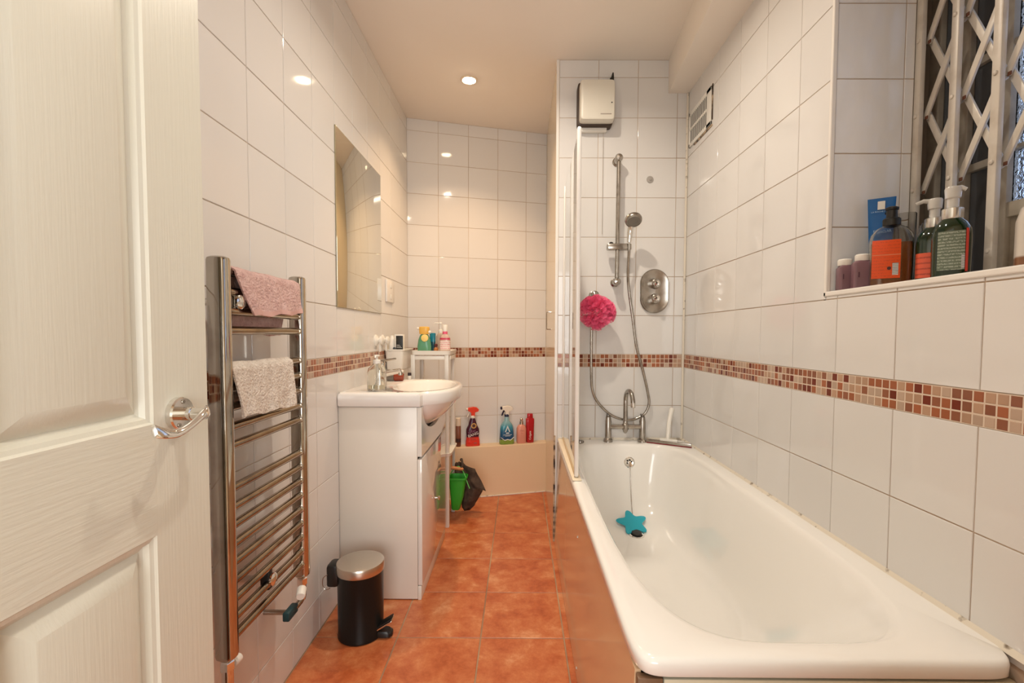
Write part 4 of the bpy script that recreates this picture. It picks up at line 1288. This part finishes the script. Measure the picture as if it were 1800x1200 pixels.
# cream rail on the rim under the screen, and the glass screen
sc_ = thing('bath_screen', 'clear glass bath screen with a white upright edge at the tap end of the bathtub', 'screen', (0.225, 2.1, RIM))
pA, pB = Vector((0.2185, 1.782, 0)), Vector((0.232, 2.458, 0))
dv = (pB-pA).normalized(); ang = math.atan2(dv.y, dv.x)
MS = Matrix.Translation(pA) @ Matrix.Rotation(ang, 4, 'Z')
LS = (pB-pA).length
b = MB(); b.X = MS; b.box(0.008, LS-0.01, -0.0025, 0.0025, RIM+0.014, 1.858); obj('glass_pane', b, GLASS, sc_, smooth=False)
b = MB(); b.X = MS; b.loft([(0, 0, z, a, a, 3) for z, a in ((RIM+0.008, 0.006), (RIM+0.014, 0.0085), (1.860, 0.0085), (1.868, 0.0075), (1.872, 0.004))], 18); obj('edge_bar', b, PLWB, sc_)
b = MB(); b.X = MS; b.lathe([(0.006, 0), (0.008, 0.004), (0.008, 0.010)], (-0.0, 0, RIM+0.0005), N=14); obj('bar_foot', b, SATIN, sc_)
b = MB(); b.X = MS; b.box(LS-0.012, LS+0.010, -0.0075, 0.0075, RIM+0.006, 1.862, 0.003); obj('wall_profile', b, PLWB, sc_)
b = MB(); b.X = MS; b.box(0.012, LS-0.014, -0.006, 0.006, RIM+0.005, RIM+0.016, 0.002); obj('bottom_seal', b, mat('amber_seal', (0.55, 0.38, 0.20), 0.3), sc_)
rl = obj('rim_rail', MB().box(0.201, 0.236, 1.752, YF-0.014, RIM+0.0005, RIM+0.006, 0.002), mat('cream_rail', (0.82, 0.70, 0.52), 0.3), sc_)

# bath mixer
bm_ = thing('bath_mixer_tap', 'satin chrome bath mixer with a swan-neck spout on two pillars at the bath end', 'tap', (0.546, 2.415, RIM))
TY = 2.415
for x in (0.459, 0.635):
    pl = obj('pillar', MB().lathe([(0.024, 0), (0.024, 0.012), (0.020, 0.016), (0.0165, 0.020), (0.016, 0.108), (0.0145, 0.112), (0.013, 0.128), (0.008, 0.130)], (x, TY, RIM+0.0008), N=24), SATIN, bm_)
    obj('lever_handle', MB().box(x-0.006, x+0.006, TY-0.010, TY+0.030, RIM+0.130, RIM+0.142, 0.003).lathe([(0.011, 0.128), (0.011, 0.136)], (x, TY, RIM), N=16), mat('dark_lever_'+str(x), (0.20, 0.18, 0.16), 0.3, 1.0), pl)
obj('cross_bar', MB().tube([(0.459, TY, RIM+0.078), (0.635, TY, RIM+0.078)], 0.0125, 18), SATIN, bm_)
obj('hub', MB().lathe([(0.004, -0.034), (0.010, -0.028), (0.013, -0.018), (0.0175, -0.012), (0.0175, 0.012), (0.013, 0.018), (0.012, 0.03)], (0.547, TY, RIM+0.078), N=20), SATIN, bm_)
sp = [(0.547, TY, RIM+0.09), (0.547, TY, RIM+0.19), (0.5475, TY, RIM+0.225), (0.549, TY-0.016, RIM+0.256), (0.553, TY-0.045, RIM+0.268), (0.558, TY-0.075, RIM+0.258), (0.561, TY-0.092, RIM+0.232), (0.562, TY-0.096, RIM+0.205)]
obj('spout', MB().tube(spline(sp, 6), 0.0115, 18), SATIN, bm_)
obj('spout_tip', MB().lathe([(0.0125, 0.012), (0.0125, -0.010), (0.0095, -0.012)], (0.562, TY-0.096, RIM+0.204), N=18), CHROME, bm_)
st = thing('bath_stopper', 'small dark rubber stopper on the bath rim behind the screen edge', 'stopper', (0.312, 2.385, RIM))
obj('stopper', MB().lathe([(0.018, 0), (0.020, 0.003), (0.019, 0.009), (0.006, 0.011), (0.005, 0.016), (0, 0.017)], (0.312, 2.392, RIM+0.0005), N=20, cap1=False), SATIN, st)

# squeegee on the far right corner of the rim
sq = thing('squeegee', 'white window squeegee with a red blade standing in the far corner of the bath', 'squeegee', (0.72, 2.38, RIM))
a0, a1 = Vector((0.655, 2.395, RIM+0.010)), Vector((0.842, 2.285, RIM+0.010))
d = (a1-a0).normalized(); ang = math.atan2(d.y, d.x); Lq = (a1-a0).length
MQ = Matrix.Translation(a0) @ Matrix.Rotation(ang, 4, 'Z')
b = MB(); b.X = MQ; b.box(0, Lq, -0.007, 0.004, -0.004, 0.012, 0.002); obj('channel', b, SATIN, sq)
b = MB(); b.X = MQ; b.box(-0.002, Lq+0.002, -0.006, -0.002, -0.0095, -0.003, 0.001); obj('blade', b, mat('dark_red_rubber', (0.22, 0.02, 0.025), 0.5), sq)
b = MB(); b.X = MQ; b.box(Lq*0.30, Lq*0.70, -0.008, 0.006, 0.010, 0.022, 0.003); obj('holder', b, PLW, sq)
hp = spline([(0.744, 2.343, RIM+0.024), (0.752, 2.362, RIM+0.055), (0.770, 2.405, RIM+0.105), (0.795, 2.442, RIM+0.168)], 6)
hr = [0.009+0.004*(i/(len(hp)-1)) for i in range(len(hp))]
obj('handle', MB().tube(hp, hr, 14), PLW, sq)

# blue star drain cover, propped over the plug
sr = thing('star_drain_cover', 'turquoise rubber star lying over the plug hole of the bathtub', 'drain cover', (0.535, 2.185, 0.2))
pts = []
for k in range(60):
    a = 2*pi*k/60
    r_ = 0.058+0.016*cos(5*a)+0.002*cos(10*a)
    pts.append((r_*cos(a), r_*sin(a)))
b = MB(); b.X = Matrix.Translation((0.533, 2.178, 0.2215)) @ Matrix.Rotation(radians(24), 4, 'X') @ Matrix.Rotation(radians(26), 4, 'Z')
b.rings([[(x*0.97, y*0.97, -0.003) for x, y in pts], [(x, y, -0.002) for x, y in pts], [(x, y, 0.002) for x, y in pts], [(x*0.96, y*0.96, 0.0035) for x, y in pts], [(x*0.3, y*0.3, 0.0042) for x, y in pts]])
obj('star', b, mat('turquoise_rubber', (0.02, 0.42, 0.55), 0.4), sr)

# ------------------------------------------------------------------ shower fittings on the end wall
ra = thing('shower_riser_rail', 'satin chrome shower rail with ball ends on the end wall', 'shower rail', (0.493, 2.43, 1.68))
RY = 2.410
obj('rail', MB().tube([(0.4955, RY, 1.985), (0.4925, RY, 1.378)], 0.0105, 18), SATIN, ra)
for z, x in ((1.990, 0.4955), (1.372, 0.4925)):
    e = obj('rail_bracket', MB().lathe([(0.022, 0), (0.022, 0.004), (0.0165, 0.008), (0.0165, 0.050)], (x, YF-0.0005, z), (0, -1, 0), 24), SATIN, ra)
    obj('bracket_cap', MB().lathe([(0.0165, 0.048), (0.0195, 0.052), (0.0195, 0.070), (0.014, 0.080), (0, 0.083)], (x, YF, z), (0, -1, 0), 24, True, False), SATIN, e)
sl = obj('slider', MB().box(0.440, 0.562, RY-0.020, RY+0.018, 1.530, 1.562, 0.006), SATIN, ra)
obj('slider_knob', MB().lathe([(0.010, 0), (0.010, 0.006), (0.006, 0.009)], (0.462, RY, 1.562), N=16), BLACK, sl)
hs = thing('shower_handset', 'round chrome shower head held in the slider of the shower rail', 'shower head', (0.553, 2.37, 1.62))
hp = spline([(0.5475, 2.386, 1.565), (0.5495, 2.384, 1.60), (0.552, 2.376, 1.635), (0.5545, 2.360, 1.658)], 6)
obj('handle', MB().tube(hp, [0.010+0.0045*min(1, i/8) for i in range(len(hp))], 18), CHROME, hs)
obj('head', MB().lathe([(0.014, 0.022), (0.030, 0.014), (0.041, 0.004), (0.0425, -0.004), (0.040, -0.012), (0.033, -0.014)], (0.556, 2.342, 1.668), (0.0, 0.60, 0.80), 36), SATIN, hs)
obj('spray_face', MB().lathe([(0.033, -0.0135), (0.031, -0.017), (0.022, -0.0175), (0.020, -0.0155), (0, -0.0155)], (0.556, 2.342, 1.668), (0.0, 0.60, 0.80), 36, True, False), mat('grey_spray_face', (0.22, 0.20, 0.17), 0.45), hs)
ho = thing('shower_hose', 'long grey metal shower hose looping from the handset down behind the bath mixer', 'hose', (0.52, 2.44, 0.66))
HP = [(0.5475, 2.386, 1.560), (0.5485, 2.392, 1.52), (0.551, 2.42, 1.4173), (0.561, 2.436, 1.3303), (0.5834, 2.440, 1.1847), (0.606, 2.442, 1.0385), (0.640, 2.444, 0.921), (0.6683, 2.446, 0.803), (0.6752, 2.446, 0.742), (0.655, 2.447, 0.692), (0.6114, 2.447, 0.665), (0.5673, 2.447, 0.657), (0.5082, 2.447, 0.6688), (0.4577, 2.447, 0.6983), (0.4039, 2.446, 0.7574), (0.3797, 2.444, 0.8165), (0.3731, 2.442, 0.8904), (0.3712, 2.440, 1.0669), (0.3735, 2.436, 1.20), (0.380, 2.428, 1.282)]
hp = spline(HP, 16)
hr = [0.0068+(0.0006 if i % 2 else 0) for i in range(len(hp))]
obj('hose_tube', MB().tube(hp, hr, 12), SATIN, ho, angle=80)
obj('hose_nut', MB().lathe([(0.0105, 0), (0.0105, 0.026), (0.008, 0.032)], (0.380, 2.430, 1.262), (0, 0, 1), 14), SATIN, ho)
ou = thing('hose_outlet', 'round satin chrome hose outlet on the end wall above the pink puff', 'wall outlet', (0.3825, YF, 1.306))
obj('outlet_body', MB().lathe([(0.024, 0), (0.024, 0.005), (0.015, 0.009), (0.015, 0.040), (0.020, 0.046), (0.0205, 0.060), (0.012, 0.068), (0, 0.070)], (0.3825, YF-0.0005, 1.305), (0, -1, 0), 24, True, False), SATIN, ou)
# thermostatic valve
tv = thing('thermostatic_valve', 'oval satin chrome shower valve with two knobs on the end wall', 'shower valve', (0.695, YF, 1.327))


def stadium(cx_, cz_, a, b_, y, N_=48):
    out = []
    for i in range(N_):
        th = 2*pi*i/N_
        out.append((cx_+a*cos(th), y, cz_+(b_-a)*(1 if sin(th) > 0 else -1)+a*sin(th)))
    return out


vx, vz = 0.6995, 1.329
obj('face_plate', MB().rings([stadium(vx, vz, 0.074, 0.114, YF-0.0005), stadium(vx, vz, 0.074, 0.114, YF-0.010), stadium(vx, vz, 0.070, 0.110, YF-0.014), stadium(vx, vz, 0.062, 0.102, YF-0.012), stadium(vx, vz, 0.058, 0.098, YF-0.010)], True, False, True), SATIN, tv)
for z in (1.366, 1.289):
    kb = obj('control_knob', MB().lathe([(0.027, 0), (0.0255, 0.010), (0.024, 0.026), (0.019, 0.030), (0, 0.031)], (vx+0.002, YF-0.011, z), (0, -1, 0), 28, True, False), SATIN, tv)
    obj('knob_centre', MB().lathe([(0.015, 0.029), (0.0145, 0.043), (0.010, 0.048), (0, 0.049)], (vx+0.002, YF-0.011, z), (0, -1, 0), 20, True, False), CHROME, kb)
# pink bath puff
pf = thing('bath_puff', 'bright pink mesh bath puff hanging from the hose outlet', 'bath puff', (0.38, 2.37, 1.22))
PUFF = mat('pink_netting', (0.95, 0.13, 0.28), 0.6, alpha=0.55)
b = MB()
rg = random.Random(4)
pc = Vector((0.386, 2.372, 1.214))
for k in range(64):
    dirv = Vector((rg.gauss(0, 1), rg.gauss(0, 1)-0.25, rg.gauss(0, 1))).normalized()
    e1 = dirv.orthogonal().normalized(); e2 = dirv.cross(e1)
    ph = rg.uniform(0, 6.3); R0 = rg.uniform(0.075, 0.098)
    spread = rg.uniform(0.5, 0.8)
    rs = []
    for j in range(5):
        t_ = j/4
        row = []
        for i in range(18):
            th = 2*pi*i/18
            w = spread*t_*(0.55+0.45*sin(3*th+ph))
            q = dirv+e1*w*cos(th)+e2*w*sin(th)*0.5
            q = q.normalized()*(0.018+(R0-0.018)*(t_**0.8))
            row.append(pc+Vector((q.x*1.02, q.y*0.62, q.z*0.95)))
        rs.append(row)
    b.rings(rs, True, False, False)
po = obj('netting', b, PUFF, pf, angle=180, kind='stuff')
obj('cord', MB().tube(spline([(0.386, 2.40, 1.262), (0.372, 2.425, 1.305), (0.382, 2.436, 1.326), (0.392, 2.425, 1.305), (0.388, 2.40, 1.262)], 6), 0.0022, 6), PUFF, pf)
# grey disc
gd = thing('grey_wall_disc', 'small grey suction disc on a tile right of the shower rail', 'disc', (0.6695, YF, 1.9027))
obj('disc', MB().lathe([(0.018, 0), (0.017, 0.003), (0.007, 0.005), (0.005, 0.009), (0, 0.0095)], (0.6695, YF-0.0005, 1.9027), (0, -1, 0), 24, True, False), mat('grey_rubber', (0.40, 0.37, 0.34), 0.4), gd)

# fan heater box
ht = thing('wall_heater', 'cream square electric wall heater high on the end wall', 'heater', (0.38, YF, 2.26))


def rbox(x0, x1, z0, z1, y0, y1, r, face=0.006):
    def rr(i, y):
        return [(x, y, z) for x, z in ring((x0+x1)/2, (z0+z1)/2, (x1-x0)/2-i, (z1-z0)/2-i, 14, 48)]
    return MB().rings([rr(0, y1), rr(0, y0+face), rr(face*0.3, y0+face*0.3), rr(face, y0)])


obj('chassis', rbox(0.287, 0.464, 2.152, 2.368, 2.420, YF-0.0005, 0.01), DKBROWN, ht)
cv = obj('cover', rbox(0.295, 0.4655, 2.162, 2.358, 2.368, 2.420, 0.01, 0.010), CREAMP, ht)
obj('nameplate', MB().box(0.394, 0.448, 2.3668, 2.3685, 2.186, 2.191, 0.0004), mat('grey_nameplate', (0.40, 0.35, 0.30), 0.4), cv)
obj('indicator', MB().lathe([(0.003, 0), (0.003, 0.002)], (0.449, 2.3675, 2.243), (0, -1, 0), 10), BLACK, cv)
obj('back_plate', MB().box(0.300, 0.438, 2.440, YF-0.0005, 2.134, 2.154, 0.003), PLW, ht)
obj('pull_cord', MB().tube([(0.424, YF-0.012, 2.145), (0.423, YF-0.012, 1.62)], 0.0011, 6), mat('grey_cord', (0.45, 0.38, 0.32), 0.7), ht)
obj('bracket_hook', MB().prism([(0.450, 2.366), (0.470, 2.366), (0.472, 2.398), (0.470, 2.426), (0.464, 2.426), (0.462, 2.408), (0.452, 2.398)], 2.44, YF-0.001, 'xz'), BLACK, ht, label='black hook')

# air vent on the right wall
vt = thing('air_vent', 'white louvred air vent plate high on the right wall by the corner', 'vent', (XR, 2.3, 2.13))
V0, V1, VZ0, VZ1 = 2.163, 2.438, 2.048, 2.220
b = MB()
b.box(XR-0.008, XR, V0, V1, VZ1-0.020, VZ1, 0.002).box(XR-0.008, XR, V0, V1, VZ0, VZ0+0.018, 0.002).box(XR-0.008, XR, V1-0.014, V1, VZ0, VZ1, 0.002).box(XR-0.008, XR, V0, V0+0.050, VZ0, VZ1, 0.002).box(XR-0.008, XR, V0+0.05, V1-0.01, 2.128, 2.140, 0.001)
obj('vent_frame', b, PLW, vt)
b = MB()
n_ = 12
for k in range(n_+1):
    y = V0+0.050+(V1-0.014-V0-0.050)*k/n_
    b.box(XR-0.0054, XR-0.0044, y-0.0030, y+0.0030, VZ0+0.018, VZ1-0.02)
o = obj('vent_bars', b, PLW, vt, kind='stuff')
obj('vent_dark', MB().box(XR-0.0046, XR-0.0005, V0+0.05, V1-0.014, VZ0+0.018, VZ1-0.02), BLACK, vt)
obj('vent_seal', MB().box(XR-0.004, XR, V0-0.008, V0, VZ0+0.02, VZ1+0.006, 0.001).box(XR-0.004, XR, V0-0.006, V1-0.06, VZ0-0.008, VZ0, 0.001), MOULD, vt, label='brown stained sealant')

# towel bar on the partition
tbx = thing('towel_bar', 'thin chrome wire bar on the partition near the bath screen', 'towel bar', (XP, 2.98, 1.19))
obj('bar', MB().tube([(XP, 2.80, 1.235), (XP-0.025, 2.80, 1.235), (XP-0.028, 2.80, 1.23), (XP-0.028, 2.80, 1.138), (XP-0.025, 2.80, 1.133), (XP, 2.80, 1.133)], 0.003, 8), SATIN, tbx)

# ------------------------------------------------------------------ bottles on the window sill
Zw = SILL


def sb(secs, x, y, deg=0, N=36):
    return sit(Zw, secs, N, deg, x, y)


PURP = mat('mauve_plastic', (0.20, 0.105, 0.125), 0.35)
for k, (x, y, deg, zt, lab) in enumerate(((0.892, 1.306, -18, 0.076, 'short mauve bottle with a white cap, leftmost on the window sill'), (0.908, 1.262, -22, 0.082, 'short mauve bottle with a white cap beside the amber dispenser on the sill'))):
    t = thing('mauve_bottle', lab, 'bottle', (x, y, Zw), 'mauve bottles on the window sill')
    a = 0.017 if k == 0 else 0.0225
    obj('bottle_body', sb([(0, a-.002, .019, 7), (.003, a, .021, 7), (zt-.014, a, .021, 7), (zt-.008, a-.004, .017, 5), (zt-.006, .013, .013, 2)], x, y, deg), PURP, t)
    obj('cap', sb([(zt-.008, .0165, .0165, 2), (zt-.006, .0175, .0175, 2), (zt+.007, .0175, .0175, 2), (zt+.010, .015, .015, 2)], x, y, deg, 28), PLW, t)
    b = MB(); b.X = rot_at(x, y, deg)
    b.box(-a*0.6, -a*0.45, -0.0218, -0.0205, Zw+0.03, Zw+0.044)
    obj('label_print', b, mat('faint_mauve_print_'+str(k), (0.09, 0.04, 0.06), 0.4), t)

# amber dispenser
x, y, deg = 0.950, 1.222, -30
t = thing('amber_dispenser', 'clear pump dispenser half full of amber soap with an orange label on the sill', 'dispenser', (x, y, Zw))
outer_ = [(0.0008, .040, .025, 4), (.004, .044, .029, 4), (.118, .045, .031, 4), (.136, .042, .029, 3.4), (.150, .032, .024, 2.8), (.158, .018, .016, 2.2), (.162, .014, .014, 2)]
inn = [(.161, .012, .012, 2), (.157, .016, .014, 2.2), (.149, .030, .022, 2.8), (.134, .040, .027, 3.4), (.118, .043, .029, 4), (.006, .042, .027, 4), (.004, .038, .023, 4)]
obj('bottle_body', sb(outer_+inn, x, y, deg), GLASSB, t, angle=50)
obj('liquid', sb([(.005, .0375, .0225, 4), (.0075, .0415, .0265, 4), (.112, .0425, .0284, 4)], x, y, deg), mat('amber_soap', (0.62, 0.20, 0.05), 0.02, trans=0.65, ior=1.34), t)
lb = MB(); lb.X = rot_at(x, y, deg)
lb.box(-0.042, 0.016, -0.0322, -0.0312, Zw+0.022, Zw+0.118, 0.0003)
lo = obj('label', lb, print_lines('orange_label', (0.78, 0.085, 0.012), (0.60, 0.07, 0.015), 130, 'Z', 0.62, fill=0.52), t, label='orange back label with small print')
b = MB(); b.X = rot_at(x, y, deg)
b.box(0.000, 0.012, -0.0328, -0.0321, Zw+0.030, Zw+0.060)
bc = obj('barcode', b, print_lines('barcode_print', (0.86, 0.84, 0.80), (0.05, 0.05, 0.05), 330, 'Z', 0.5, fill=0.2), lo)
b = MB(); b.X = rot_at(x, y, deg)
b.lathe([(0.0042, 0.0), (0.0042, 0.0008)], (-0.0065, -0.0321, Zw+0.047), (0, -1, 0), 16)
obj('recycling_mark', b, mat('dark_print', (0.06, 0.02, 0.02), 0.4), lo)
b = MB(); b.X = rot_at(x, y, deg)
b.box(-0.042, 0.016, -0.0326, -0.0321, Zw+0.0795, Zw+0.082)
obj('label_line', b, mat('pale_orange_line', (0.80, 0.22, 0.10), 0.4), lo)
pm = MB(); pm.X = rot_at(x, y, deg)
pm.lathe([(0.017, .156), (0.019, .158), (0.019, .174), (0.0165, .177), (0.0125, .178), (0.0115, .196), (0.014, .198), (0.0145, .203), (0.009, .206)], (0, 0, Zw), N=28)
pm.tube([(0, 0, Zw+.200), (-0.004, 0.02, Zw+.201), (-0.006, 0.036, Zw+.198)], 0.0045, 10)
obj('pump', pm, BLACK, t)

# blue tube
x, y, deg = 0.978, 1.295, -34
t = thing('blue_tube', 'tall blue squeeze tube with a white square emblem standing behind the amber dispenser', 'tube', (x, y, Zw))
obj('tube_body', sb([(.030, .018, .016, 2.2), (.034, .021, .018, 2.2), (.10, .0245, .014, 2.4), (.18, .028, .008, 3), (.236, .0305, .0022, 6), (.249, .0310, .0016, 8)], x, y, deg), mat('royal_blue_plastic', (0.005, 0.115, 0.36), 0.3), t)
obj('cap', sb([(0, .020, .018, 2.2), (.003, .022, .0195, 2.2), (.030, .021, .0185, 2.2)], x, y, deg), mat('pale_blue_cap', (0.55, 0.68, 0.80), 0.3), t)
b = MB(); b.X = rot_at(x, y, deg)
b.box(-0.009, 0.007, -0.0085, -0.0060, Zw+0.217, Zw+0.239)
obj('emblem', b, PLW, t)
MW = mat('sky_print', (0.45, 0.65, 0.85), 0.4)
lettering('LA ROCHE POSAY', 0.0056, rot_at(x, y, deg) @ face_cam(0.0, -0.0098, Zw+0.211), MW, t)
lettering('EFFACLAR', 0.0085, rot_at(x, y, deg) @ face_cam(0.002, -0.0152, Zw+0.158), MW, t)

# clear bottle behind, small clear thing
x, y = 1.035, 1.285
t = thing('clear_tumbler', 'clear glass tumbler standing behind the amber dispenser on the sill', 'tumbler', (x, y, Zw))
obj('glass', sb([(0.0005, .020, .020, 2), (.004, .022, .022, 2), (.202, .0245, .0245, 2), (.204, .0235, .0235, 2), (.202, .0225, .0225, 2), (.010, .0195, .0195, 2)], x, y, 0), GLASSB, t)
x, y = 1.045, 1.235
t = thing('small_clear_bottle', 'small clear round-topped bottle between the amber and green bottles', 'bottle', (x, y, Zw))
obj('bottle_body', sb([(0.0005, .013, .013, 2), (.003, .015, .015, 2), (.135, .015, .015, 2), (.150, .010, .010, 2), (.160, .012, .012, 2), (.168, .007, .007, 2)], x, y, 0), GLASSB, t)

# two green pump bottles
GGL = mat('dark_green_bottle', (0.005, 0.018, 0.006), 0.10, coat=0.5, trans=0.1, var=(5, (0.010, 0.034, 0.010), 0.4, 0.7))
SILV = mat('silver_collar', (0.72, 0.70, 0.67), 0.22, 0.8)
PUMPW = mat('translucent_pump', (0.80, 0.76, 0.70), 0.2, trans=0.35)
for (x, y, deg, s, lab, pl) in ((1.010, 1.166, -38, 0.92, 'dark green pump bottle with an orange label, behind the larger green one', 0), (0.950, 1.052, -40, 1.0, 'dark green pump bottle with a grey printed back label at the front of the sill', 1)):
    t = thing('green_pump_bottle', lab, 'bottle', (x, y, Zw), 'green pump bottles on the window sill')
    secs = [(0, .033, .026, 3), (.004, .0365, .029, 3), (.098, .0375, .030, 3), (.116, .0355, .029, 2.8), (.130, .029, .025, 2.5), (.139, .0205, .0195, 2.2), (.144, .0185, .0185, 2)]
    obj('bottle_body', sb([(h*(0.95 if s == 1 else 1.0), a*0.90, bb*0.90, n) for h, a, bb, n in secs], x, y, deg), GGL, t)
    h0 = .140*(0.95 if s == 1 else 1.0)
    obj('collar', sb([(h0, .0180, .0180, 2), (h0+.002, .0190, .0190, 2), (h0+.022, .0190, .0190, 2), (h0+.024, .016, .016, 2)], x, y, deg, 28), SILV, t)
    b = MB(); b.X = rot_at(x, y, deg)
    b.lathe([(0.0105, h0+.022), (0.0105, h0+.044), (0.0135, h0+.046), (0.0150, h0+.066), (0.013, h0+.070)], (0, 0, Zw), N=22)
    b.X = None
    nd = Vector((-0.80, 0.45, 0)) if pl == 0 else Vector((0.55, -0.60, 0))
    ln = 0.040 if pl == 0 else 0.026
    top = Vector((x, y, Zw+h0+.064))
    b.tube([top, top+nd*ln*0.6+Vector((0, 0, .003)), top+nd*ln+Vector((0, 0, -.003))], [0.006, 0.0052, 0.004], 10)
    obj('pump', b, PUMPW, t)
    b = MB(); b.X = rot_at(x, y, deg)
    if pl:
        b2 = MB(); b2.X = rot_at(x, y, deg)
        def patch(a0, a1, z0, z1, e):
            r0, r1 = [], []
            for i in range(13):
                th = a0+(a1-a0)*i/12
                px_, py_ = (.0337+e)*sgnpow(cos(th), 2/3), (.0270+e)*sgnpow(sin(th), 2/3)
                r0.append((px_, py_, Zw+z0)); r1.append((px_, py_, Zw+z1))
            return [r0, r1]
        b2.rings(patch(radians(237), radians(300), 0.020, 0.104, 0.0006), False, False, False)
        la = obj('label', b2, print_lines('grey_green_small_print', (0.13, 0.16, 0.11), (0.34, 0.37, 0.30), 150, 'Z', 0.5, fill=0.44), t, label='grey back label with small print')
        b2 = MB(); b2.X = rot_at(x, y, deg)
        b2.rings(patch(radians(302), radians(314), 0.016, 0.108, 0.0007), False, False, False)
        obj('label_stripe', b2, mat('red_stripe', (0.55, 0.05, 0.03), 0.35), t)
        b2 = MB(); b2.X = rot_at(x, y, deg)
        b2.rings(patch(radians(288), radians(299), 0.022, 0.052, 0.0013), False, False, False)
        obj('barcode', b2, MATS['barcode_print'], t)
    else:
        def patch2(a0, a1, z0, z1, e):
            r0, r1 = [], []
            for i in range(13):
                th = a0+(a1-a0)*i/12
                px_, py_ = (.0337+e)*sgnpow(cos(th), 2/3), (.0270+e)*sgnpow(sin(th), 2/3)
                r0.append((px_, py_, Zw+z0)); r1.append((px_, py_, Zw+z1))
            return [r0, r1]
        b2 = MB(); b2.X = rot_at(x, y, deg)
        b2.rings(patch2(radians(200), radians(272), 0.018, 0.078, 0.0006), False, False, False)
        obj('label', b2, print_lines('orange_red_label', (0.72, 0.11, 0.05), (0.45, 0.06, 0.03), 75, 'Z', 0.7, fill=0.4), t, label='orange label')
        b2 = MB(); b2.X = rot_at(x, y, deg)
        b2.rings(patch2(radians(277), radians(286), 0.020, 0.086, 0.0006), False, False, False)
        obj('label_stripe', b2, mat('orange_stripe', (0.70, 0.12, 0.04), 0.35), t)

# half-seen bottle at the right edge of the picture
x, y = 0.995, 0.915
t = thing('pale_brown_bottle', 'pale bottle with a brown lower part at the right end of the sill', 'bottle', (x, y, Zw))
obj('bottle_body', sb([(0, .029, .026, 4), (.004, .033, .029, 4), (.10, .033, .029, 3.4), (.125, .027, .024, 3), (.136, .016, .016, 2)], x, y, -40), two_tone('brown_and_pale', (0.22, 0.10, 0.05), (0.62, 0.55, 0.48), 2, 0.030, rough=0.25), t)
obj('cap', sb([(.134, .018, .018, 2), (.152, .018, .018, 2), (.155, .014, .014, 2)], x, y, 0, 24), PLW, t)
b = MB(); b.X = rot_at(x, y, -40)
b.loft([(0.014, -0.018, Zw+z, a, .0135, 3) for z, a in ((.026, .020), (.032, .024), (.108, .024), (.114, .020))], 28)
obj('side_label', b, mat('maroon', (0.16, 0.02, 0.03), 0.3), t)

# ------------------------------------------------------------------ downlights
for k, (x, y) in enumerate(DOWNLIGHTS):
    lab = ['small recessed glowing ceiling downlight over the shelf unit', 'recessed ceiling downlight over the middle of the bathroom, out of the picture', 'added recessed ceiling downlight nearest the doorway, unseen, out of the picture'][k]
    t = thing('ceiling_downlight', lab, 'downlight', (x, y, H), 'ceiling downlights')
    obj('trim_ring', MB().lathe([(0.047, 0), (0.046, -0.004), (0.038, -0.008), (0.033, -0.004), (0.032, 0)], (x, y, H), N=36, cap0=False, cap1=False), mat('brass_ring_%d' % k, (0.80, 0.68, 0.52), 0.35), t)
    obj('bulb', MB().lathe([(0.034, -0.003), (0.029, -0.010), (0.014, -0.015), (0, -0.016)], (x, y, H), N=28, cap0=False, cap1=False), mat('glowing_bulb_%d' % k, (1, 0.9, 0.7), 0.3, emit=((1.0, 0.80, 0.52), 55)), t)
